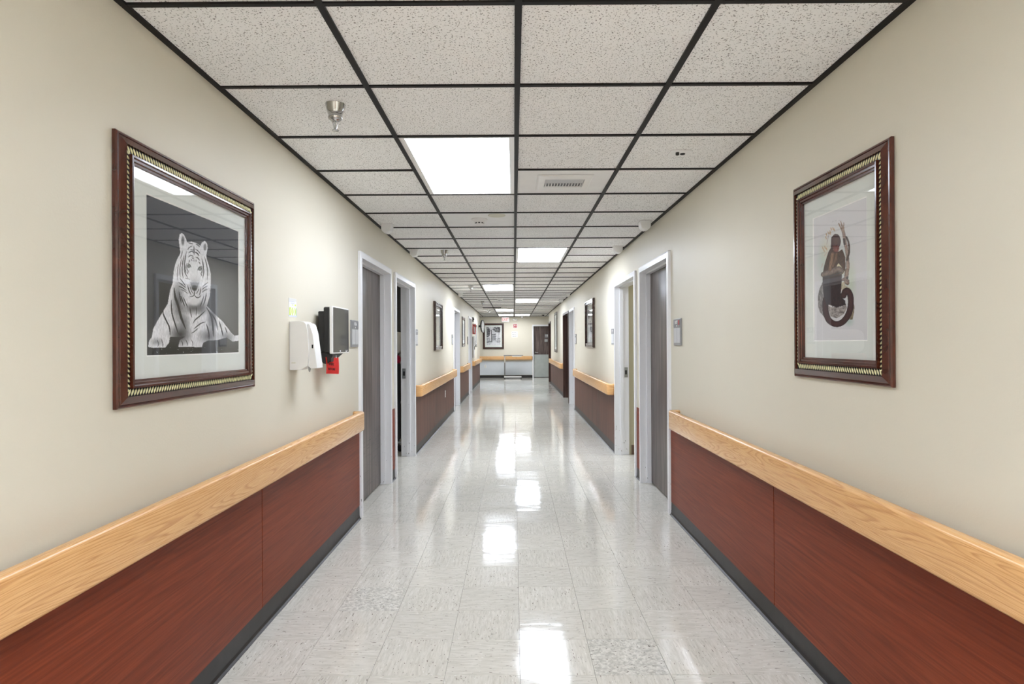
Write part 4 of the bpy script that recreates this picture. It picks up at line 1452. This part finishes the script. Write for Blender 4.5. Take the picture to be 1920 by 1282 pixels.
def red_card():
    root = empty('red_tag', WL(3.78, 1.25, 0.09))
    # small sheet swung slightly away from the wall
    q0, q1 = (3.725, 0.066), (3.845, 0.112)
    bm = bmesh.new()
    nx, nz = 8, 6
    V = []
    for j in range(nz + 1):
        row = []
        for i in range(nx + 1):
            s, t = i / nx, j / nz
            a = q0[0] + (q1[0] - q0[0]) * s - 0.006 * t * s
            p = q0[1] + (q1[1] - q0[1]) * s + 0.005 * math.sin(t * 2.4) + 0.002 * math.sin(s * 5)
            z = 1.268 - 0.1 * t - 0.006 * s * (1 - t) - 0.008 * s * t
            row.append(bm.verts.new(WL(a, z, p)))
        V.append(row)
    for j in range(nz):
        for i in range(nx):
            bm.faces.new((V[j][i], V[j][i + 1], V[j + 1][i + 1], V[j + 1][i]))
    bmesh.ops.solidify(bm, geom=bm.faces[:], thickness=0.0008)
    from_bm('card', bm, M['paper'], root)
    dv = Vector((WL(q1[0], 0, q1[1]) - WL(q0[0], 0, q0[1]))).normalized()
    nz_ = dv.cross(Vector((0, 0, 1))).normalized()
    W2 = Face(lambda a, z, p: WL(q0[0], 0, q0[1]) + dv * a + Vector((0, 0, z)) + nz_ * p, dv, nz_)
    text(W2, 'WIPE', 0.045, 1.222, 0.0085, 0.022, 'handwriting', M['ink'], root, rot=-0.08)
    text(W2, 'BEFORE', 0.05, 1.193, 0.0075, 0.02, 'handwriting', M['ink'], root, rot=-0.1)
    lathe([(0, 0.004), (0.004, 0), (0, -0.004)], 'string_bead', M['white'], root, seg=10, at=WL(3.805, 1.262, 0.108))
    box(WL(3.804, 1.262, 0.1065), WL(3.806, 1.275, 0.1085), 'string', M['white'], root)
    tag(root, 'red handwritten card hanging below the wall touchscreen', 'card')


red_card()


# outlets
def outlet(W, a, z, p, label):
    root = empty('wall_outlet', W(a, z, p))
    fbox(W, a - 0.036, a + 0.036, z - 0.058, z + 0.058, p, p + 0.006, 'cover_plate', M['wplastic'], root, bev=0.002)
    for q in (-0.024, 0.024):
        fbox(W, a - 0.016, a + 0.016, z + q - 0.014, z + q + 0.014, p + 0.006, p + 0.008, 'receptacle', M['yellow'], root)
    tag(root, label, 'outlet')


outlet(WL, 10.72, 0.475, 0.0065, 'white outlet plate set in the left wainscot beyond the open door')
outlet(WE, -1.128, 0.449, 0.012, 'white outlet on the pale lower panel of the end wall')

# fire alarm strobe, extinguisher sign and cabinet near the corner
root = empty('fire_alarm_strobe', WL(18.05, 2.04, 0))
fbox(WL, 17.98, 18.10, 1.975, 2.11, 0, 0.03, 'alarm_body', M['bplastic'], root, bev=0.004)
fbox(WL, 18.0, 18.08, 2.03, 2.075, 0.03, 0.05, 'strobe_lens', M['bplastic'], root, bev=0.006)
tag(root, 'small black alarm strobe above the red extinguisher sign', 'alarm')
root = empty('extinguisher_sign', WL(18.0, 1.76, 0.05))
fbox(WL, 17.998, 18.004, 1.617, 1.912, 0.004, 0.097, 'sign_board', M['red'], root)
WS = Face(lambda a, z, p: (-HW + 0.05 + a, 17.998 - p, z), (1, 0, 0), (0, -1, 0))
text(WS, 'FIRE', 0, 1.885, 0.001, 0.032, 'lettering', M['white'], root)
fbox(WS, -0.013, 0.013, 1.68, 1.82, 0, 0.001, 'extinguisher_symbol', M['white'], root)
fbox(WS, -0.02, 0.008, 1.828, 1.84, 0, 0.001, 'symbol_handle', M['white'], root)
lathe([(0.016, 0), (0.016, 0.001), (0, 0.001)], 'symbol_base', M['white'], root, seg=12, at=WS(0, 1.655, 0), R=WS.rot())
tag(root, 'red projecting extinguisher sign near the end of the left wall', 'sign')
root = empty('extinguisher_cabinet', WL(18.1, 1.2, 0))
fbox(WL, 17.95, 18.22, 0.90, 1.56, 0, 0.045, 'cabinet_body', M['wplastic'], root, bev=0.004)
fbox(WL, 17.975, 18.195, 0.93, 1.53, 0.045, 0.052, 'cabinet_door', M['wplastic'], root, bev=0.002)
fbox(WL, 17.985, 18.0, 1.17, 1.26, 0.052, 0.068, 'pull_handle', M['bplastic'], root, bev=0.003)
fbox(WL, 17.9485, 17.9505, 0.93, 1.53, 0.004, 0.02, 'dark_edge', M['bplastic'], root)  # black strip on the near side of the cabinet
tag(root, 'white extinguisher cabinet under the red projecting sign', 'cabinet')


def clock():
    c = Vector((-1.088, 21.3, 1.932))
    th = math.radians(12)
    n = Vector((math.cos(th), -math.sin(th), 0.02)).normalized()
    X = Vector((0, 0, 1)).cross(n).normalized()
    Yv = n.cross(X)
    R = Matrix((X, Yv, n)).transposed()
    root = empty('wall_clock', c)
    lathe([(0, -0.03), (0.20, -0.03), (0.222, -0.01), (0.222, 0.018), (0.212, 0.02), (0.205, 0.008), (0, 0.008)], 'clock_rim', M['bplastic'], root, seg=40, at=c, R=R)
    lathe([(0.204, 0.0085), (0.204, 0.0095), (0, 0.0095)], 'clock_face', M['white'], root, seg=40, at=c, R=R)
    WC = Face(lambda a, z, p: c + X * a + Yv * z + n * p, X, n)
    WC.rot = lambda: R
    for k in range(12):
        t = math.radians(90 - 30 * (k + 1))
        text(WC, str(k + 1), 0.165 * math.cos(t), 0.165 * math.sin(t), 0.0097, 0.05, 'numeral', M['ink'], root)
    for ang, ln, wd in ((100, 0.10, 0.014), (-60, 0.15, 0.010)):
        t = math.radians(ang)
        d, s = Vector((math.cos(t), math.sin(t))), Vector((-math.sin(t), math.cos(t)))
        q = [(-d * 0.02 + s * wd / 2), (d * ln + s * wd / 3), (d * ln - s * wd / 3), (-d * 0.02 - s * wd / 2)]
        prism([WC(v.x, v.y, 0.011) for v in q], [WC(v.x, v.y, 0.013) for v in q], 'clock_hand', M['ink'], root)
    prism([WL(21.2, 1.9, 0), WL(21.4, 1.9, 0), WL(21.4, 1.97, 0), WL(21.2, 1.97, 0)], [WL(21.24, 1.91, 0.11), WL(21.36, 1.91, 0.09), WL(21.36, 1.96, 0.09), WL(21.24, 1.96, 0.11)], 'clock_bracket', M['bplastic'], root)
    tag(root, 'round white clock with a black rim bracketed at the end of the left wall', 'clock')


clock()


# ------------------------------------------------------------------ ceiling fittings
def sprinkler(x, y, label):
    root = empty('fire_sprinkler', (x, y, H))
    z = CZ
    lathe([(0.044, 0), (0.043, -0.003), (0.036, -0.028), (0.029, -0.046), (0.030, -0.050), (0.030, -0.062), (0.026, -0.066), (0.018, -0.068), (0.018, -0.073), (0.012, -0.076), (0, -0.076)], 'escutcheon', M['chrome'], root, seg=24, at=(x, y, z))
    for s in (-1, 1):
        prism([(x + s * 0.010, y - 0.002, z - 0.074), (x + s * 0.013, y - 0.002, z - 0.074), (x + s * 0.004, y - 0.002, z - 0.112), (x + s * 0.001, y - 0.002, z - 0.112)],
              [(x + s * 0.010, y + 0.002, z - 0.074), (x + s * 0.013, y + 0.002, z - 0.074), (x + s * 0.004, y + 0.002, z - 0.112), (x + s * 0.001, y + 0.002, z - 0.112)], 'frame_arm', M['chrome'], root)
    lathe([(0.003, -0.076), (0.003, -0.108), (0, -0.108)], 'bulb', M['steel'], root, seg=8, at=(x, y, z))
    lathe([(0, -0.110), (0.016, -0.112), (0.016, -0.1135), (0, -0.1135)], 'deflector', M['chrome'], root, seg=16, at=(x, y, z))
    tag(root, label, 'sprinkler', 'chrome pendent sprinklers along the left tile column')


for i, (y, lb) in enumerate(((2.70, 'largest chrome sprinkler, closest overhead in the left tile column'), (6.95, 'chrome sprinkler second along the left tile column'),
                             (11.2, 'chrome sprinkler third along the left tile column'), (15.4, 'chrome sprinkler just before the dark ceiling bar'), (19.6, 'chrome sprinkler beyond the dark ceiling bar'))):
    sprinkler(-0.79, y, lb)
sprinkler(0.30, 22.6 + 0.98, 'small chrome sprinkler in the cross corridor above the red sign')


def smoke(x, y, label):
    root = empty('smoke_detector', (x, y, H))
    lathe([(0.068, 0), (0.068, -0.008), (0.062, -0.012), (0.045, -0.014)], 'mounting_base', M['wplastic'], root, at=(x, y, CZ))
    lathe([(0.045, -0.012), (0.044, -0.028), (0.036, -0.03), (0.035, -0.04), (0.028, -0.047), (0, -0.05)], 'sensor_head', M['wplastic'], root, at=(x, y, CZ))
    for k in range(8):
        t = 2 * math.pi * k / 8
        c = Vector((x + 0.0365 * math.cos(t), y + 0.0365 * math.sin(t), CZ - 0.035))
        o = box((-0.0012, -0.008, -0.004), (0.0012, 0.008, 0.004), 'vent_slot', M['black'], root)
        o.matrix_parent_inverse = Matrix.Translation(-root.location)
        o.matrix_basis = Matrix.Translation(c) @ Matrix.Rotation(t, 4, 'Z')
    tag(root, label, 'smoke detector')


smoke(-0.30, 5.21, 'white round smoke detector closer of the two on the ceiling')
smoke(-0.335, 14.6, 'small white smoke detector far along the ceiling before the fifth light')
root = empty('blank_cover_disc', (-0.15, 5.06, H))
lathe([(0.072, 0), (0.071, -0.003), (0.064, -0.004), (0.060, -0.003), (0, -0.003)], 'cover_disc', M['yellow'], root, at=(-0.15, 5.06, CZ))
tag(root, 'flat yellowed blank disc on the ceiling next to the smoke detector', 'cover plate')


def vent():
    xc, yc = 0.314, 4.045
    root = empty('ceiling_vent', (xc, yc, H))
    z = CZ
    bm = bmesh.new()
    rings = []
    for hx, hy, zz in ((0.175, 0.175, z), (0.175, 0.175, z - 0.006), (0.165, 0.165, z - 0.009), (0.128, 0.098, z - 0.009), (0.124, 0.094, z + 0.012)):
        rings.append([bm.verts.new((xc + sx * hx, yc - 0.02 + sy * hy, zz)) for sx, sy in ((-1, -1), (1, -1), (1, 1), (-1, 1))])
    for A, B in zip(rings, rings[1:]):
        for i in range(4):
            bm.faces.new((A[i], A[(i + 1) % 4], B[(i + 1) % 4], B[i]))
    from_bm('vent_frame', bm, M['wplastic'], root)
    box((xc - 0.126, yc - 0.116, z + 0.0118), (xc + 0.126, yc + 0.076, z + 0.0135), 'duct_back', M['black'], root)
    box((xc - 0.122, yc - 0.006, z - 0.0035), (xc + 0.122, yc + 0.073, z - 0.002), 'slot_shade_plate', M['black'], root)  # black plate behind the vanes, standing in for shade in the slots
    for k in range(13):
        x = xc - 0.114 + k * 0.019
        box((x - 0.0025, yc - 0.006, z - 0.0075), (x + 0.0025, yc + 0.07, z - 0.0035), 'vane', M['wplastic'], root)
    for k in range(2):
        y = yc - 0.112 + 0.05 * k
        prism([(xc - 0.122, y, z + 0.010), (xc - 0.122, y + 0.046, z - 0.007), (xc - 0.122, y + 0.048, z - 0.006), (xc - 0.122, y + 0.002, z + 0.0115)],
              [(xc + 0.122, y, z + 0.010), (xc + 0.122, y + 0.046, z - 0.007), (xc + 0.122, y + 0.048, z - 0.006), (xc + 0.122, y + 0.002, z + 0.0115)], 'louvre', M['slot'], root)
    tag(root, 'white square ceiling vent with a louvred slot right of the first light panel', 'vent')


vent()
root = empty('ceiling_sensor', (0.90, 3.42, H))
box((0.845, 3.36, CZ - 0.004), (0.955, 3.47, CZ), 'sensor_plate', M['cplain'], root, bev=0.001)
lathe([(0.010, -0.004), (0.010, -0.016), (0.007, -0.019), (0, -0.02)], 'lens', M['black'], root, seg=14, at=(0.888, 3.40, CZ))
lathe([(0.014, -0.004), (0.013, -0.009), (0, -0.011)], 'dark_window', M['black'], root, seg=14, at=(0.922, 3.42, CZ))
tag(root, 'small square ceiling sensor plate with two black lenses', 'sensor')


def nurse_light(W, a, label):
    root = empty('call_light', W(a, H, 0.1))
    prof = [(0.052, CZ), (0.052, H - 0.045), (0.066, H - 0.066), (0.10, H - 0.072), (0.132, H - 0.055), (0.142, H - 0.02), (0.142, CZ)]
    prism([W(a - 0.05, z, p) for p, z in prof], [W(a + 0.05, z, p) for p, z in prof], 'dome_lens', M['wplastic'], root, bev=0.006)
    fbox(W, a - 0.058, a + 0.058, CZ - 0.006, CZ - 0.001, 0.045, 0.15, 'lens_base', M['wplastic'], root)
    tag(root, label, 'call light', 'white call lights over the doors')


nurse_light(WL, 5.42, 'white call light on the ceiling over the scuffed left door')
nurse_light(WL, 6.9, 'white call light on the ceiling over the open left doorway')
nurse_light(WL, 12.9, 'white call light on the ceiling over the third left door')
nurse_light(WR, 5.35, 'white call light on the ceiling over the first right door')
nurse_light(WR, 6.72, 'white call light on the ceiling over the open white right doorway')
nurse_light(WR, 13.0, 'white call light on the ceiling over the third right door')
nurse_light(WR, 14.8, 'white call light on the ceiling over the dark brown doorway')
root = empty('ceiling_bar', (-0.64, 17.8, H))
box((-0.91, 17.785, H - 0.026), (-0.37, 17.815, H - 0.004), 'dark_bar', M['black'], root, bev=0.004)
for x in (-0.925, -0.372):
    box((x, 17.78, H - 0.03), (x + 0.017, 17.82, H + 0.006), 'end_cap', M['wplastic'], root, bev=0.003)
tag(root, 'dark slim bar with white end caps fixed under the far left ceiling tiles', 'bar')
root = empty('ceiling_camera', (1.03, 22.1, H))
lathe([(0.07, 0.006), (0.07, -0.02), (0.055, -0.03)], 'camera_base', M['wplastic'], root, at=(1.03, 21.95, H))
lathe([(0.05, -0.028), (0.045, -0.05), (0.025, -0.066), (0, -0.07)], 'camera_dome', M['screen'], root, at=(1.03, 21.95, H))
tag(root, 'white dome camera on the cross corridor ceiling above the end door', 'camera')

# ------------------------------------------------------------------ end wall
root = empty('exit_sign', WE(-0.34, 2.27, 0.05))
fbox(WE, -0.49, -0.19, 2.172, 2.366, 0.03, 0.075, 'sign_housing', M['wplastic'], root, bev=0.004)
fbox(WE, -0.475, -0.205, 2.187, 2.351, 0.075, 0.077, 'lit_face', M['exitwhite'], root)
text(WE, 'EXIT', -0.34, 2.269, 0.0775, 0.165, 'lettering', M['exitred'], root, sx=0.78)
fbox(WE, -0.37, -0.31, 2.2, 2.384, 0.0, 0.03, 'mounting_arm', M['wplastic'], root)
tag(root, 'white EXIT sign with red letters above the framed garden drawing', 'exit sign')

root = empty('fire_action_sign', WE(0.045, 2.018, 0))
fbox(WE, -0.042, 0.132, 1.934, 2.102, 0, 0.003, 'white_border', M['white'], root)
fbox(WE, -0.03, 0.12, 1.946, 2.09, 0.003, 0.005, 'red_field', M['red'], root)
for a, z in ((0.015, 2.045), (0.075, 2.045)):
    prism([WE(a - 0.02, z - 0.02, 0.005), WE(a + 0.02, z - 0.02, 0.005), WE(a + 0.005, z + 0.025, 0.005), WE(a - 0.01, z + 0.025, 0.005)],
          [WE(a - 0.02, z - 0.02, 0.006), WE(a + 0.02, z - 0.02, 0.006), WE(a + 0.005, z + 0.025, 0.006), WE(a - 0.01, z + 0.025, 0.006)], 'symbol', M['white'], root)
for a in (0.012, 0.078):
    prism([WE(a - 0.024, 1.992, 0.005), WE(a + 0.024, 1.992, 0.005), WE(a, 1.965, 0.005)], [WE(a - 0.024, 1.992, 0.006), WE(a + 0.024, 1.992, 0.006), WE(a, 1.965, 0.006)], 'symbol', M['white'], root)
tag(root, 'small square red sign with white symbols on the end wall', 'sign')

root = empty('notice_sheet', WE(0.02, 1.69, 0))
fbox(WE, -0.098, 0.135, 1.578, 1.80, 0, 0.003, 'sheet', M['matedge'], root)
fbox(WE, 0.105, 0.128, 1.586, 1.792, 0.003, 0.0036, 'grey_margin', M['slot'], root)
for i, (n, z) in enumerate(((9, 1.762), (7, 1.695), (8, 1.618))):
    for k in range(n):
        if (k * 7 + i * 3) % 5 == 1:
            continue
        a = -0.075 + k * 0.019
        fbox(WE, a, a + 0.012, z - 0.016, z + 0.016, 0.003, 0.0036, 'line_of_print', M['signd' if (k + i) % 3 else 'ink'], root)
tag(root, 'white notice with three lines of dark print below the red sign', 'notice')

root = empty('emergency_light', WE(0.03, 2.25, 0))
fbox(WE, -0.07, 0.13, 2.205, 2.285, 0, 0.05, 'light_body', M['yellow'], root, bev=0.006)
for a in (-0.02, 0.08):
    lathe([(0.03, 0), (0.034, 0.02), (0.026, 0.03), (0, 0.032)], 'lamp_head', M['wplastic'], root, seg=16, at=WE(a, 2.262, 0.05), R=WE.rot())
tag(root, 'cream emergency light unit on the end wall above the red sign', 'emergency light')


def overbed():
    root = empty('overbed_table', (0.0, 23.62, 0))
    y0, y1 = 23.42, 23.82
    box((-0.405, y0, 0.876), (0.335, y1, 0.902), 'table_top', M['signd'], root, bev=0.006)
    box((-0.40, y0 + 0.002, 0.862), (-0.12, y1 - 0.01, 0.876), 'top_support', M['steel'], root)
    box((-0.08, y0 + 0.01, 0.835), (0.27, y1 - 0.02, 0.874), 'tray', M['wplastic'], root, bev=0.006)
    box((-0.385, 23.59, 0.06), (-0.345, 23.65, 0.87), 'column', M['chrome'], root, bev=0.004)
    box((-0.375, 23.585, 0.07), (-0.352, 23.655, 0.60), 'column_sleeve', M['bplastic'], root, bev=0.003)
    for y in (23.46, 23.76):
        box((-0.37, y - 0.018, 0.05), (0.27, y + 0.018, 0.085), 'base_arm', M['wplastic'], root, bev=0.005)
        for x in (-0.36, 0.255):
            lathe([(0, -0.012), (0.024, -0.012), (0.027, 0), (0.024, 0.012), (0, 0.012)], 'caster', M['bplastic'], root, seg=14, at=(x, y, 0.027), R=Matrix.Rotation(math.pi / 2, 3, 'X'))
            box((x - 0.008, y - 0.008, 0.04), (x + 0.008, y + 0.008, 0.06), 'caster_stem', M['bplastic'], root)
    box((-0.39, 23.45, 0.05), (-0.345, 23.77, 0.09), 'base_bar', M['wplastic'], root, bev=0.005)
    tag(root, 'white overbed table on casters standing against the end wall handrail', 'table')


overbed()


# ------------------------------------------------------------------ things inside the dark room
def cart():
    x0, x1, y0, y1 = -1.98, -1.42, 7.72, 8.3
    root = empty('linen_cart', ((x0 + x1) / 2, (y0 + y1) / 2, 0))
    for x in (x0 + 0.02, x1 - 0.02):
        for y in (y0 + 0.02, y1 - 0.02):
            lathe([(0.014, 0.08), (0.014, 1.22), (0, 1.22)], 'post', M['chrome'], root, seg=10, at=(x, y, 0))
            lathe([(0, -0.015), (0.04, -0.015), (0.043, 0), (0.04, 0.015), (0, 0.015)], 'caster', M['bplastic'], root, seg=14, at=(x, y, 0.043), R=Matrix.Rotation(math.pi / 2, 3, 'X'))
    for z in (0.1, 0.6):
        box((x0, y0, z), (x1, y1, z + 0.03), 'shelf', M['steel'], root, bev=0.004)
    box((x0 + 0.01, y0 - 0.005, 0.16), (x1 - 0.01, y0 + 0.02, 1.1), 'dark_cover', M['bplastic'], root, bev=0.01)
    box((x0 + 0.01, y0 - 0.02, 1.10), (x1 - 0.01, y1, 1.2), 'magenta_roll', M['magenta'], root, bev=0.03)
    tag(root, 'dark covered rolling cart inside the open left doorway', 'cart')
    bm = bmesh.new()
    add_box(bm, (x0 + 0.02, y0 - 0.03, 1.205), (x1 + 0.0, y1, 1.5))
    bmesh.ops.bevel(bm, geom=bm.edges[:], offset=0.09, segments=4, affect='EDGES', profile=0.5)
    b = from_bm('folded_linen', bm, M['linen'], smooth=True)
    tag(b, 'white bundle of linen on the dark cart in the open left doorway', 'linen')


cart()

# ------------------------------------------------------------------ pieces of parts go one level deeper
SUB = {'lever': 'door_handle', 'strike_hole': 'strike_plate', 'number': ('number_band', 'number_plate'), 'dot': 'number_band', 'red_tab': 'number_band', 'power_light': 'screen',
       'pale_mark': 'screen', 'sensor_window': 'front_cover', 'nozzle': 'dispenser_body', 'embossed_mark': 'dispenser_body', 'vent_slot': 'sensor_head', 'symbol': 'red_field',
       'receptacle': 'cover_plate', 'handwriting': 'card', 'pull_handle': 'cabinet_door', 'column_sleeve': 'column', 'numeral': 'clock_face', 'clock_hand': 'clock_face',
       'lamp_head': 'light_body', 'line_of_print': 'sheet', 'grey_margin': 'sheet', 'bulb': 'escutcheon', 'frame_arm': 'escutcheon', 'deflector': 'escutcheon', 'strobe_lens': 'alarm_body',
       'extinguisher_symbol': 'sign_board', 'symbol_handle': 'sign_board', 'symbol_base': 'sign_board', 'bracket': 'rail', 'rope_moulding': 'picture_frame', 'dark_inlay': 'picture_frame',
       'inner_fillet': 'picture_frame', 'window_bevel': 'mat_board'}
stem_of = lambda o: o.name.split('.')[0]
for root in [o for o in COL.objects if o.type == 'EMPTY']:
    kids = list(root.children)
    for o in kids:
        want = SUB.get(stem_of(o))
        if not want:
            continue
        want = (want,) if isinstance(want, str) else want
        host = next((h for h in kids if stem_of(h) in want), None)
        if host is not None:
            o.parent = host
            o.matrix_parent_inverse = Matrix.Identity(4)
